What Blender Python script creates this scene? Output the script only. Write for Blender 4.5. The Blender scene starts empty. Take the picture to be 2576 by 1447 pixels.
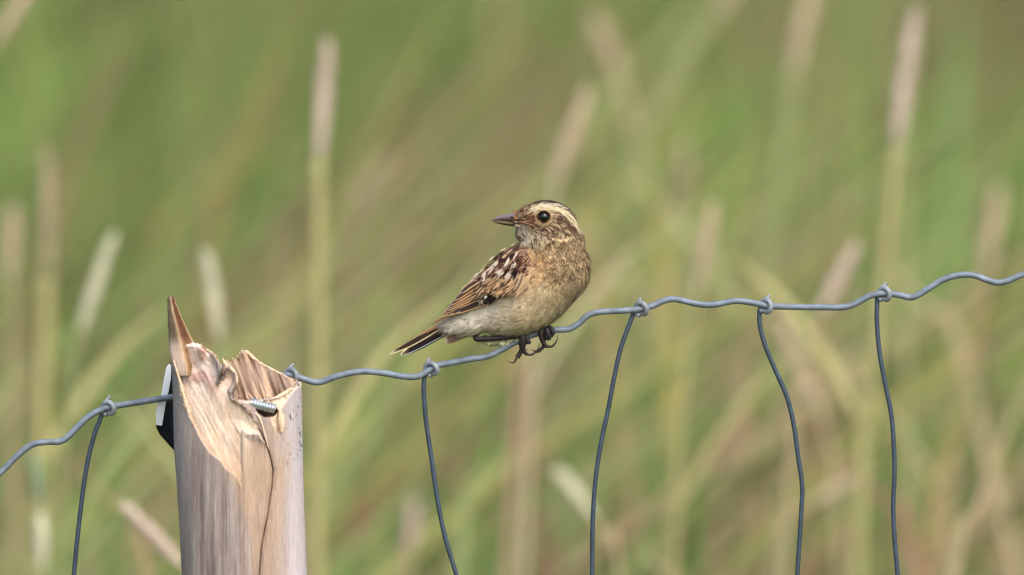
import bpy, math, random
import numpy as np
from mathutils import Vector

rng = np.random.default_rng(7)
random.seed(7)
S = bpy.context.scene
COL = S.collection

# ------------------------------------------------------------------ camera
PITCH = math.radians(3.0)
CAMY, MIDZ = -10.0, 1.10
CAM = np.array([0.0, CAMY, MIDZ - CAMY * math.tan(PITCH)])
DIST = -CAMY / math.cos(PITCH)
WIDTH = 2576 / 6000.0                      # metres across the frame at the fence
FOCAL = 36.0 * DIST / WIDTH
cd = bpy.data.cameras.new("camera")
cam = bpy.data.objects.new("camera", cd)
COL.objects.link(cam)
cam.location = CAM
cam.rotation_euler = (math.pi / 2 - PITCH, 0, 0)
cd.sensor_width = 36
cd.lens = FOCAL
cd.clip_start, cd.clip_end = 0.5, 3000
cd.dof.use_dof = True
cd.dof.focus_distance = DIST
APERTURE = 0.066                            # metres: a real front element of a long zoom
cd.dof.aperture_fstop = (FOCAL / 1000.0) / APERTURE
S.camera = cam

# ------------------------------------------------------------------ sky, sun, exposure
SUN_EL, SUN_AZ = 46.0, 155.0               # azimuth clockwise from +Y: behind the camera, to the right
w = bpy.data.worlds.new("World"); S.world = w; w.use_nodes = True
nt = w.node_tree
bg = nt.nodes["Background"]
sky = nt.nodes.new("ShaderNodeTexSky")
sky.sky_type = 'NISHITA'; sky.sun_disc = False
sky.sun_elevation = math.radians(SUN_EL); sky.sun_rotation = math.radians(SUN_AZ)
sky.air_density = 1.0; sky.dust_density = 4.0; sky.ozone_density = 1.0
nt.links.new(sky.outputs[0], bg.inputs[0])
bg.inputs[1].default_value = 0.15
sl = bpy.data.lights.new("sun", 'SUN'); sl.energy = 0.85; sl.angle = math.radians(40)
sl.color = (1.0, 0.97, 0.92)
so = bpy.data.objects.new("sun", sl); COL.objects.link(so)
az, el = math.radians(SUN_AZ), math.radians(SUN_EL)
sd = Vector((math.sin(az) * math.cos(el), math.cos(az) * math.cos(el), math.sin(el)))
so.rotation_euler = (-sd).to_track_quat('-Z', 'Y').to_euler()
so.location = (0, 0, 20)
S.view_settings.view_transform = 'Standard'
S.view_settings.look = 'None'
S.view_settings.exposure = 0.72
S.view_settings.gamma = 1
S.view_settings.use_curve_mapping = False
S.cycles.use_denoising = True
try:
    S.cycles.denoiser = 'OPENIMAGEDENOISE'
except Exception:
    pass
S.cycles.max_bounces = 6
S.cycles.filter_width = 1.3

# ------------------------------------------------------------------ helpers
def P(X, Y, dep=0.0):
    """world point seen at (X, Y) of a 2576 x 1447 picture, dep metres beyond the fence plane"""
    X = np.asarray(X, float); Y = np.asarray(Y, float); dep = np.asarray(dep, float)
    k = 36.0 / FOCAL / 2576
    a = (X - 1288) * k; b = (723.5 - Y) * k
    c, s = math.cos(PITCH), math.sin(PITCH)
    dy = c + b * s; dz = -s + b * c
    t = (dep - CAMY) / dy
    return np.stack(np.broadcast_arrays(t * a, dep + 0 * t, CAM[2] + t * dz), -1)

PX = 1 / 6000.0
def PD(A):
    """array (..., 3) of X, Y, depth in picture units -> world"""
    A = np.asarray(A, float)
    return P(A[..., 0], A[..., 1], A[..., 2] * PX)

def lin(c):
    c = np.asarray(c, float) / 255.0
    return np.where(c <= 0.04045, c / 12.92, ((c + 0.055) / 1.055) ** 2.4)

def smooth(a, b, x):
    t = np.clip((x - a) / (b - a), 0, 1)
    return t * t * (3 - 2 * t)

def _hash(i, j, k):
    v = np.sin(i * 127.1 + j * 311.7 + k * 74.7) * 43758.5453
    return v - np.floor(v)

def noise(x, y, seed=0.0):
    x = np.asarray(x, float); y = np.asarray(y, float)
    i, j = np.floor(x), np.floor(y); f, g = x - i, y - j
    f = f * f * (3 - 2 * f); g = g * g * (3 - 2 * g)
    return (_hash(i, j, seed) * (1 - f) * (1 - g) + _hash(i + 1, j, seed) * f * (1 - g)
            + _hash(i, j + 1, seed) * (1 - f) * g + _hash(i + 1, j + 1, seed) * f * g) * 2 - 1

def fbm(x, y, seed=0.0, o=3):
    r = 0; a = 1.0; n = 0
    for q in range(o):
        r = r + a * noise(np.asarray(x) * 2 ** q, np.asarray(y) * 2 ** q, seed + q * 13.1); n += a; a *= .5
    return r / n

def spline(pts, n):
    """Catmull-Rom through pts (any dims), n samples in all"""
    p = np.asarray(pts, float)
    p = np.vstack([2 * p[0] - p[1], p, 2 * p[-1] - p[-2]])
    m = len(p) - 3
    u = np.linspace(0, m, n); i = np.minimum(u.astype(int), m - 1); t = (u - i)[:, None]
    a, b, c, d = p[i], p[i + 1], p[i + 2], p[i + 3]
    return .5 * ((2 * b) + (c - a) * t + (2 * a - 5 * b + 4 * c - d) * t ** 2 + (3 * b - a - 3 * c + d) * t ** 3)

def norm(v):
    return v / np.maximum(np.linalg.norm(v, axis=-1, keepdims=True), 1e-12)

class MB:
    def __init__(s):
        s.v = []; s.f4 = []; s.f3 = []; s.c = []; s.n = 0
    def add(s, V, F, C=(1, 1, 1)):
        V = np.asarray(V, float).reshape(-1, 3); F = np.asarray(F, int)
        s.v.append(V); (s.f4 if F.shape[1] == 4 else s.f3).append(F + s.n)
        C = np.asarray(C, float)
        s.c.append(np.broadcast_to(C, (len(V), 3)) if C.ndim == 1 else C.reshape(-1, 3)); s.n += len(V)
    def grid(s, G, C=(1, 1, 1), wrap=False):
        G = np.asarray(G, float); a, b = G.shape[:2]
        idx = np.arange(a * b).reshape(a, b)
        if wrap: idx = np.concatenate([idx, idx[:, :1]], 1)
        F = np.stack([idx[:-1, :-1], idx[1:, :-1], idx[1:, 1:], idx[:-1, 1:]], -1).reshape(-1, 4)
        C = np.asarray(C, float)
        s.add(G.reshape(-1, 3), F, C if C.ndim == 1 else C.reshape(-1, 3))
    def tube(s, pts, r, sides=12, C=(1, 1, 1), up=(0, 0, 1), cap=True, flat=1.0):
        p = np.asarray(pts, float); n = len(p); r = np.broadcast_to(np.asarray(r, float), (n,))
        T = norm(np.gradient(p, axis=0))
        N = np.zeros_like(p); u = np.asarray(up, float)
        for i in range(n):
            u = u - T[i] * (u @ T[i])
            if np.linalg.norm(u) < 1e-6: u = np.cross(T[i], (1, .3, .2))
            u = u / np.linalg.norm(u); N[i] = u
        B = np.cross(T, N)
        a = np.linspace(0, 2 * math.pi, sides, endpoint=False)
        G = p[:, None] + r[:, None, None] * (np.cos(a)[None, :, None] * N[:, None] + flat * np.sin(a)[None, :, None] * B[:, None])
        C = np.asarray(C, float)
        CC = C if C.ndim == 1 else np.repeat(C[:, None], sides, 1)
        if cap:
            e = 1e-6
            G = np.concatenate([p[:1, None] + e * (G[:1] - p[:1, None]), G, p[-1:, None] + e * (G[-1:] - p[-1:, None])], 0)
            if CC.ndim > 1: CC = np.concatenate([CC[:1], CC, CC[-1:]], 0)
        s.grid(G, CC, wrap=True)
    def build(s, name, mat, parent=None, origin=(0, 0, 0), smooth_=True, world=None):
        V = np.concatenate(s.v)
        if world is not None: V = world(V)
        V = V - np.asarray(origin, float)
        me = bpy.data.meshes.new(name)
        f4 = np.concatenate(s.f4) if s.f4 else np.zeros((0, 4), int)
        f3 = np.concatenate(s.f3) if s.f3 else np.zeros((0, 3), int)
        nl = f4.size + f3.size; nf = len(f4) + len(f3)
        me.vertices.add(len(V)); me.vertices.foreach_set("co", V.astype(np.float32).ravel())
        me.loops.add(nl); me.loops.foreach_set("vertex_index", np.concatenate([f4.ravel(), f3.ravel()]).astype(np.int32))
        me.polygons.add(nf)
        st = np.concatenate([np.arange(len(f4)) * 4, len(f4) * 4 + np.arange(len(f3)) * 3]).astype(np.int32)
        me.polygons.foreach_set("loop_start", st)
        me.polygons.foreach_set("use_smooth", np.full(nf, smooth_))
        me.update(calc_edges=True)
        C = np.concatenate(s.c); C4 = np.concatenate([C, np.ones((len(C), 1))], 1).astype(np.float32)
        at = me.color_attributes.new("Col", 'FLOAT_COLOR', 'POINT'); at.data.foreach_set("color", C4.ravel())
        me.materials.append(mat)
        o = bpy.data.objects.new(name, me); COL.objects.link(o)
        if parent is not None: o.parent = parent
        else: o.location = origin
        return o

def empty(name, loc, label, cat, group=None):
    o = bpy.data.objects.new(name, None); COL.objects.link(o)
    o.location = loc; o.empty_display_size = .01
    o["label"] = label; o["category"] = cat
    if group: o["group"] = group
    return o

# ------------------------------------------------------------------ materials
def new_mat(name):
    m = bpy.data.materials.new(name); m.use_nodes = True
    return m, m.node_tree, m.node_tree.nodes["Principled BSDF"]

def attr_mat(name, rough=.8, spec=.3, metal=0.0, var=0.0, vscale=300, stretch=(1, 1, 1), bump=0.0, bscale=600, trans=0.0, bdist=.0003):
    m, t, b = new_mat(name)
    a = t.nodes.new("ShaderNodeAttribute"); a.attribute_name = "Col"
    tc = t.nodes.new("ShaderNodeTexCoord"); mp = t.nodes.new("ShaderNodeMapping")
    mp.inputs["Scale"].default_value = stretch
    t.links.new(tc.outputs["Object"], mp.inputs[0])
    col = a.outputs["Color"]
    if var:
        n = t.nodes.new("ShaderNodeTexNoise"); n.inputs["Scale"].default_value = vscale; n.inputs["Detail"].default_value = 4
        t.links.new(mp.outputs[0], n.inputs["Vector"])
        r = t.nodes.new("ShaderNodeMapRange"); r.inputs[1].default_value = .25; r.inputs[2].default_value = .75
        r.inputs[3].default_value = 1 - var; r.inputs[4].default_value = 1 + var
        t.links.new(n.outputs["Fac"], r.inputs[0])
        x = t.nodes.new("ShaderNodeVectorMath"); x.operation = 'SCALE'
        t.links.new(col, x.inputs[0]); t.links.new(r.outputs[0], x.inputs["Scale"]); col = x.outputs[0]
    t.links.new(col, b.inputs["Base Color"])
    b.inputs["Roughness"].default_value = rough
    b.inputs["Specular IOR Level"].default_value = spec
    b.inputs["Metallic"].default_value = metal
    if bump:
        n2 = t.nodes.new("ShaderNodeTexNoise"); n2.inputs["Scale"].default_value = bscale; n2.inputs["Detail"].default_value = 5
        t.links.new(mp.outputs[0], n2.inputs["Vector"])
        bp = t.nodes.new("ShaderNodeBump"); bp.inputs["Strength"].default_value = bump; bp.inputs["Distance"].default_value = bdist
        t.links.new(n2.outputs["Fac"], bp.inputs["Height"]); t.links.new(bp.outputs[0], b.inputs["Normal"])
    if trans:
        tr = t.nodes.new("ShaderNodeBsdfTranslucent"); t.links.new(col, tr.inputs["Color"])
        mx = t.nodes.new("ShaderNodeMixShader"); mx.inputs[0].default_value = trans
        t.links.new(b.outputs[0], mx.inputs[1]); t.links.new(tr.outputs[0], mx.inputs[2])
        t.links.new(mx.outputs[0], t.nodes["Material Output"].inputs[0])
    return m

M_grass = attr_mat("grass_blades", rough=.75, spec=.15, trans=.25)
M_head = attr_mat("seed_heads", rough=.9, spec=.1, trans=.2)
M_feather = attr_mat("plumage", rough=.85, spec=.12, var=.10, vscale=900)
M_vane = attr_mat("feather_vane", rough=.6, spec=.2, var=.12, vscale=1500)
M_skin = attr_mat("scaly_skin", rough=.5, spec=.4, var=.25, vscale=1500, bump=.8, bscale=2200, bdist=.0002)
M_bill = attr_mat("horn", rough=.36, spec=.5, var=.08, vscale=900)
M_wood = attr_mat("split_wood", rough=.85, spec=.15, var=.16, vscale=1100, stretch=(1, 1, .12), bump=.6, bscale=1300, bdist=.0003)
M_wire = attr_mat("galvanised_wire", rough=.55, spec=.45, metal=.12, var=.36, vscale=260, bump=.5, bscale=1600, bdist=.0001)
M_steel = attr_mat("zinc_steel", rough=.32, spec=.5, metal=.85, var=.15, vscale=700)
M_eye = attr_mat("eyeball", rough=.04, spec=.6)
def ground_mat():
    m, t, b = new_mat("meadow_soil")
    tc = t.nodes.new("ShaderNodeTexCoord")
    n = t.nodes.new("ShaderNodeTexNoise"); n.inputs["Scale"].default_value = 3.0; n.inputs["Detail"].default_value = 8
    r = t.nodes.new("ShaderNodeValToRGB")
    r.color_ramp.elements[0].position = .35; r.color_ramp.elements[0].color = (*lin((92, 84, 50)), 1)
    r.color_ramp.elements[1].position = .65; r.color_ramp.elements[1].color = (*lin((92, 110, 52)), 1)
    t.links.new(tc.outputs["Object"], n.inputs["Vector"]); t.links.new(n.outputs["Fac"], r.inputs[0])
    t.links.new(r.outputs[0], b.inputs["Base Color"]); b.inputs["Roughness"].default_value = .95
    return m
M_ground = ground_mat()

# ------------------------------------------------------------------ ground: flat by the fence, a gentle bank behind it
def hill(x, y):
    y = np.asarray(y, float)
    k = np.clip(y - .5, 0, None)
    return 0.125 * k * k / (k + .4) * np.where(k < 40, 1, 40 / np.maximum(k, 40)) ** .9 + .02 * noise(np.asarray(x) * .8, y * .8, 5) * smooth(.5, 2, y)
gx = np.concatenate([-np.geomspace(400, 3, 14), np.linspace(-2.5, 2.5, 41), np.geomspace(3, 400, 14)])
gy = np.concatenate([-np.geomspace(120, 3, 10), np.linspace(-2.5, 14, 100), np.geomspace(15, 900, 20)])
GX, GY = np.meshgrid(gx, gy, indexing='ij')
mb = MB(); mb.grid(np.stack([GX, GY, hill(GX, GY)], -1)[:, ::1])
g = mb.build("ground", M_ground); g["kind"] = "structure"

# ------------------------------------------------------------------ meadow grass
GREEN, BRIGHT, OLIVE = lin((108, 138, 72)), lin((130, 160, 84)), lin((138, 138, 90))
TAN, YELLOW, BROWN, PINK, PALE = lin((182, 160, 128)), lin((164, 162, 104)), lin((152, 118, 98)), lin((190, 150, 125)), lin((198, 196, 160))

def patch_color(x, y, n):
    a = fbm(x * 9.0, y * 1.1, 11, 3); b = fbm(x * 14 + 5, y * 1.6, 27, 2); c = rng.normal(0, .18, n)
    gl = 1.7 * a + c + .14 * smooth(3.0, 5.5, y) + .04 + .20 * smooth(.02, -.2, x) * smooth(5.5, 3.5, y) + .16 * smooth(.1, .3, x) * smooth(2.5, 4, y) - .12 * smooth(.0, .2, x) * smooth(3.2, 2.0, y)
    col = np.where((gl > .12)[:, None], GREEN, OLIVE)
    col = np.where((gl > .42)[:, None], BRIGHT, col)
    col = np.where((gl < -.22)[:, None], np.where((b > 0)[:, None], TAN, BROWN), col)
    col = np.where(((gl < -.22) & (y > 3.0) & (rng.random(n) < .25))[:, None], OLIVE, col)
    col = np.where(((gl > -.22) & (gl < -.02) & (b > .15))[:, None], YELLOW, col)
    return col

def blades(name, x, y, h, wd, lean, leandir, col, base=None, label=None, K=5, droop=.25):
    n = len(x); t = np.linspace(0, 1, K)
    z0 = hill(x, y)
    ld = np.stack([np.cos(leandir), np.sin(leandir)], -1)
    s = lean[:, None] * (t[None] * .6 + t[None] ** 2 * .4)
    cx = x[:, None] + h[:, None] * s * ld[:, :1]
    cy = y[:, None] + h[:, None] * s * ld[:, 1:]
    cz = z0[:, None] + h[:, None] * (t[None] - droop * lean[:, None] * t[None] ** 3)
    yaw = rng.uniform(-.9, .9, n)
    wv = np.stack([np.cos(yaw), np.sin(yaw), 0 * yaw], -1)
    ww = wd[:, None] * np.array([.7, 1, .95, .7, .08])[None, :K] * .5
    C = np.stack([cx, cy, cz], -1)
    L = C - ww[..., None] * wv[:, None]; R = C + ww[..., None] * wv[:, None]
    V = np.stack([L, R], 2)
    idx = np.arange(n * K * 2).reshape(n, K, 2)
    F = np.stack([idx[:, :-1, 0], idx[:, :-1, 1], idx[:, 1:, 1], idx[:, 1:, 0]], -1).reshape(-1, 4)
    bc = col if base is None else base
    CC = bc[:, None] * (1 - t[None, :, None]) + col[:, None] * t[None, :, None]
    CC = np.repeat(CC[:, :, None], 2, 2)
    m = MB(); m.add(V.reshape(-1, 3), F, CC.reshape(-1, 3))
    o = m.build(name, M_grass); o["kind"] = "stuff"
    if label: o["label"] = label; o["category"] = "grass"
    return o

def lean_of(x, y):
    """the sward on the bank's left side is laid over to the right"""
    return smooth(.12, -.15, x) * .95

N = 95000
ty = .9 + 10.5 * rng.random(N) ** .9
tx = rng.uniform(-1.0, 1.0, N) * (.55 + .10 * ty)
cell = .045
cxq = np.round(tx / cell) * cell; cyq = np.round(ty / (cell * 3)) * cell * 3
h = (.30 + .22 * rng.random(N)) * (1 + .25 * fbm(tx * 6, ty * 1.5, 3))
wd = rng.uniform(.003, .0075, N)
ln = np.abs(rng.normal(.18, .16, N)); ldir = rng.uniform(0, 2 * math.pi, N)
la = lean_of(tx, ty); mask = rng.random(N) < la * .8
ldir = np.where(mask, rng.normal(0.15, .35, N), ldir); ln = np.where(mask, rng.normal(.75, .2, N), ln)
col = patch_color(cxq, cyq, N) * rng.uniform(.8, 1.2, N)[:, None] * (1 + .55 * fbm(cxq * 6 - .6 * cyq, cyq * .9, 77, 2) - .1 * smooth(0, -.3, tx) * smooth(3, 5, ty))[:, None]
near = smooth(4.2, 1.8, ty)
dead = rng.random(N) < (.16 + .62 * smooth(-.08, .1, tx)) * near
col = np.where(dead[:, None], np.where((rng.random(N) < .65)[:, None], BROWN, TAN) * rng.uniform(.75, 1.1, N)[:, None], col)
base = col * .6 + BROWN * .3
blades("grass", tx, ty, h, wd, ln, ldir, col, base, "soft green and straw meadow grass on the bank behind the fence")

# taller, broader leaves scattered through the sward
N = 3000
ty = rng.uniform(2.3, 6.5, N); tx = rng.uniform(-.9, .9, N) * (.6 + .09 * ty)
la = lean_of(tx, ty)
ln = np.where(rng.random(N) < la, rng.normal(.85, .2, N), np.abs(rng.normal(.12, .12, N)))
ldir = np.where(rng.random(N) < .85 * la + .1, rng.normal(.1, .3, N), rng.uniform(0, 6.28, N))
pal = np.array([GREEN, GREEN * .6, BRIGHT, BRIGHT, OLIVE, YELLOW, TAN, TAN, lin((170, 180, 130)), lin((190, 160, 136))])
col = pal[rng.integers(0, len(pal), N)] * rng.uniform(.85, 1.15, N)[:, None]
top_ = CAM[2] - (ty - CAMY) * math.tan(PITCH) + rng.uniform(-.20, .12, N)
rb = (rng.random(N) < .6 * smooth(-.05, .1, tx) * smooth(3.4, 2.6, ty))
col = np.where(rb[:, None], np.where((rng.random(N) < .5)[:, None], lin((158, 118, 98)), lin((182, 152, 126))) * rng.uniform(.85, 1.1, N)[:, None], col)
gr = ~rb & (rng.random(N) < .6 * smooth(.05, -.15, tx)) | (rng.random(N) < .35 * smooth(3, 4.5, ty))
col = np.where(gr[:, None], np.where((rng.random(N) < .5)[:, None], GREEN, BRIGHT) * rng.uniform(.85, 1.15, N)[:, None], col)
blades("tall_grass", tx, ty, np.clip(top_ - hill(tx, ty), .3, 1.2), rng.uniform(.004, .009, N), ln * .5, ldir, col, col * .8, "broad soft leaves standing above the meadow sward", K=5, droop=.4)

# leaves laid over to the right on the left-hand side of the bank
N = 700
ty = rng.uniform(2.2, 6.5, N); tx = rng.uniform(-.62, .02, N) * (.75 + .09 * ty)
pal = np.array([GREEN, GREEN * .55, BRIGHT, OLIVE, TAN, lin((180, 188, 128)), lin((152, 124, 94)), lin((176, 174, 104))])
col = pal[rng.integers(0, len(pal), N)] * rng.uniform(.9, 1.15, N)[:, None]
top_ = CAM[2] - (ty - CAMY) * math.tan(PITCH) + rng.uniform(-.10, .16, N)
blades("leaning_grass", tx, ty, np.clip(top_ - hill(tx, ty), .3, 1.2) * 1.12, rng.uniform(.005, .010, N), rng.normal(.78, .14, N), rng.normal(.05, .2, N), col, col * .85, "broad leaves of the sward laid over beyond the post", K=5, droop=.15)

# short turf at the foot of the fence
N = 16000
tx = rng.uniform(-1.3, 1.3, N); ty = rng.uniform(-1.2, 1.0, N)
col = patch_color(tx, ty, N) * rng.uniform(.7, 1.1, N)[:, None]
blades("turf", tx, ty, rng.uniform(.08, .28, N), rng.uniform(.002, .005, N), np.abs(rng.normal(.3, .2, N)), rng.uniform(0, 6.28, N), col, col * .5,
       "short turf at the foot of the wire fence")

# ------------------------------------------------------------------ single stalks and leaves that stand out of the sward
def seed_grass(label, dep, head, wpx, hcol, stem, scol, swpx=14, leaf=None):
    """head: (top, bottom) picture points or None; stem: picture points downwards from the head; rooted in the bank"""
    k = (DIST + dep) / DIST * PX
    pts = ([head[1]] if head else []) + list(stem)
    W = np.array([P(a, b, dep) for a, b in pts])
    last, prev = W[-1], W[-2] if len(W) > 1 else W[-1] + (0, 0, .1)
    zr = float(hill(last[0], dep)) - .02
    dirx = np.clip((last[0] - prev[0]) / max(prev[2] - last[2], 1e-3), -.6, .6) * .45
    dz = last[2] - zr
    ext = [last + np.array([dirx * dz * f * (1 - .4 * f), 0, -dz * f]) for f in (.33, .66, 1.0)]
    W = np.vstack([W, ext])
    root = W[-1]
    e = empty("seed_stalk" if head else "broad_leaf", root, label, "grass stalk" if head else "grass leaf", "grass stalks standing behind the fence"); e["kind"] = "thing"
    path = spline(W, 28)
    m = MB()
    r = np.linspace(.72, .95, 28) * swpx * k / 2
    if head:
        m.tube(path, r, 8, scol)
        o = m.build("stem", M_grass, e, root)
    else:   # a long folded leaf
        t = np.linspace(0, 1, 28)
        wv = np.sin(np.clip(t * 1.25 + .06, 0, 1) * math.pi * .5) ** .6 * swpx * .62 * k / 2
        G = np.stack([path + np.array([-1, .3, 0]) * wv[:, None], path + np.array([0, -.35, 0]) * wv[:, None] * .6, path + np.array([1, .3, 0]) * wv[:, None]], 1)
        m.grid(G, scol); m.build("blade", M_grass, e, root)
        return e
    # cauline leaf
    if leaf:
        for (f, dx, ln_) in leaf:
            i = int(f * 27); p0 = path[i]
            t = np.linspace(0, 1, 9)[:, None]
            q = p0 + np.concatenate([dx * ln_ * t, .02 * t, ln_ * (t - .45 * t * t)], 1)
            ww = (np.sin(np.clip(t + .15, 0, 1) * math.pi) * .5 + .1) * swpx * k * .7
            mm = MB(); mm.grid(np.stack([q - ww * (1, .2, 0), q + ww * (1, .2, 0)], 1), scol)
            mm.build("leaf", M_grass, e, root)
    # spike: a core clothed in pointed spikelets
    A, Bt = P(*head[0], dep), P(*head[1], dep)
    L = np.linalg.norm(A - Bt); ax = (A - Bt) / L
    sx = norm(np.cross(ax, (0, 1, 0))); sy = np.cross(sx, ax)
    R = wpx * .88 * k / 2
    m = MB()
    t = np.linspace(0, 1, 14)
    prof = np.sin(np.clip(t * .94 + .05, 0, 1) * math.pi) ** .42
    bend = np.sin(t * math.pi)[:, None] * sx * L * .015
    m.tube(Bt + ax * L * t[:, None] + bend, prof * R * .62, 8, hcol)
    ns = int(90 + 60 * L / .06)
    tt = rng.random(ns); an = rng.uniform(0, 2 * math.pi, ns)
    pr = np.sin(np.clip(tt * .94 + .05, 0, 1) * math.pi) ** .42 * R
    od = np.cos(an)[:, None] * sx + np.sin(an)[:, None] * sy
    p0 = Bt + ax * (L * tt)[:, None] + od * (pr * .45)[:, None]
    ln_ = rng.uniform(.7, 1.3, ns) * .007
    tip = p0 + ax * ln_[:, None] + od * (pr * .55)[:, None]
    side = norm(np.cross(ax, od)) * (.0013)
    mid = (p0 + tip) / 2 + od * .0008
    V = np.stack([p0, mid - side, tip, mid + side], 1)
    F = np.arange(ns * 4).reshape(ns, 4)
    cc = hcol * rng.uniform(.8, 1.2, ns)[:, None]
    m.add(V.reshape(-1, 3), F, np.repeat(cc, 4, 0))
    m.build("seed_head", M_head, e, root)
    return e

YG = lin((186, 180, 126)); YG2 = lin((164, 170, 118)); STR = lin((196, 180, 142))
PK = lin((232, 216, 200)); PK2 = lin((228, 212, 182)); WH = lin((238, 236, 210)); GT = lin((206, 194, 160))
SG = [
 ("slim pinkish seed head on straight yellow-green stalk, tallest between the broken post and the bird", 1.7, ((822, 130), (802, 400)), 50, PK, [(800, 560), (800, 760), (800, 950), (798, 1150), (796, 1350)], YG, 42),
 ("long pink-tan seed head standing tall above the fence knot farthest from the post", 1.9, ((2302, 40), (2255, 370)), 56, PK, [(2240, 500), (2222, 680), (2205, 820), (2180, 1050), (2160, 1280)], YG, 40),
 ("broad tan seed head leaning over just above the bird's crown", 2.0, ((1470, 250), (1398, 455)), 54, PK2, [(1385, 560), (1360, 700), (1340, 900)], GT, 20),
 ("pale whitish seed head leaning above the wire, between the frame edge and the splinter", 1.6, ((275, 618), (202, 835)), 38, WH, [(180, 950), (165, 1100), (150, 1300)], YG2, 18),
 ("short whitish seed head rising directly over the broken post's hollow", 1.6, ((522, 655), (552, 850)), 42, WH, [(560, 950), (566, 1100), (570, 1300)], YG2, 18),
 ("greyish upright seed head on a mustard stalk, nearest the frame edge before the splinter", 1.9, ((118, 400), (120, 700)), 40, GT, [(112, 820), (104, 960), (96, 1150), (90, 1350)], YG, 44),
 ("tan seed head above the wire between the bird's breast and the third stay", 1.9, ((1786, 545), (1752, 740)), 46, PK2, [(1735, 850), (1715, 1000), (1700, 1200)], YG, 26),
 ("faint tan seed head a little above the bird's head height, over the middle knot", 3.0, ((1722, 370), (1702, 560)), 60, GT, [(1700, 700), (1700, 900)], YG, 20),
 ("faint leaning beige seed head between the tallest stalk and the bird's bill", 3.4, ((960, 420), (880, 545)), 60, GT, [(840, 640), (800, 800)], GREEN, 18),
 ("pinkish seed head leaning just over the wire beside the fourth knot", 1.8, ((2140, 640), (2062, 790)), 46, PK, [(2030, 900), (2000, 1050)], STR, 20),
 ("tall pinkish seed head reaching the top edge above the fourth knot", 2.6, ((2045, -30), (1992, 190)), 56, PK2, [(1975, 330), (1945, 480), (1925, 640), (1900, 830), (1870, 1050)], YG2, 40),
 ("thick drooping tan seed head low behind the longest curved stay", 2.1, ((1965, 820), (2065, 1040)), 54, PK2, [(2085, 1130), (2100, 1250)], STR, 20),
 ("bright pinkish seed head lying over beside the foot of the post", 1.1, ((330, 1290), (462, 1425)), 44, PK, [(500, 1480), (540, 1560)], STR, 22),
 ("small whitish seed head low beside the first stay", 1.4, ((102, 1320), (104, 1430)), 44, WH, [(104, 1500), (106, 1600)], YG2, 22),
 ("small pale green seed head below the wire near the frame edge", 1.6, ((88, 1170), (104, 1270)), 48, lin((180, 200, 160)), [(106, 1360), (108, 1500)], YG2, 26),
 ("short cream seed head leaning low between the second and third stays", 1.7, ((1418, 1205), (1492, 1300)), 46, WH, [(1530, 1370), (1560, 1450)], STR, 18),
 ("faint pink seed head low between the post and the bird's tail side stay", 2.2, ((1040, 1280), (1028, 1390)), 52, PK, [(1024, 1450), (1020, 1600)], STR, 22),
 ("pale leaning seed head cut by the top corner above the sward", 1.9, ((78, -30), (-12, 110)), 42, PK2, [(-60, 240), (-90, 400)], YG2, 20),
 ("brownish seed head at the frame edge level with the whitish one", 2.2, ((30, 540), (22, 700)), 50, PK2, [(24, 850), (26, 1000)], STR, 24),
 ("slim tan seed head leaning near the far end of the wire", 2.4, ((2512, 490), (2478, 690)), 50, PK2, [(2455, 820), (2420, 1000), (2390, 1200)], STR, 22),
 ("tan seed head bending at the far top edge, over the wire's last bend", 3.2, ((1500, 60), (1560, 200)), 58, PK2, [(1600, 360), (1640, 520), (1675, 700), (1695, 880), (1700, 1100)], STR, 30),
 ("tan seed head tipping over above the bright yellow leaf", 2.9, ((1850, -50), (1810, 30)), 46, PK2, [(1750, 120), (1700, 210), (1640, 310), (1590, 430)], YG2, 30),
 ("pale tan seed head lying almost flat beside the curved stay", 2.0, ((2170, 1200), (2050, 1262)), 40, PK2, [(1990, 1300), (1950, 1400)], STR, 18),
]
for s_ in SG:
    seed_grass(*s_[:6], s_[6], s_[7] if len(s_) > 7 else 14, leaf=[(.55, rng.choice([-1, 1]) * .5, .16), (.8, rng.choice([-1, 1]) * .4, .2)])
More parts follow.
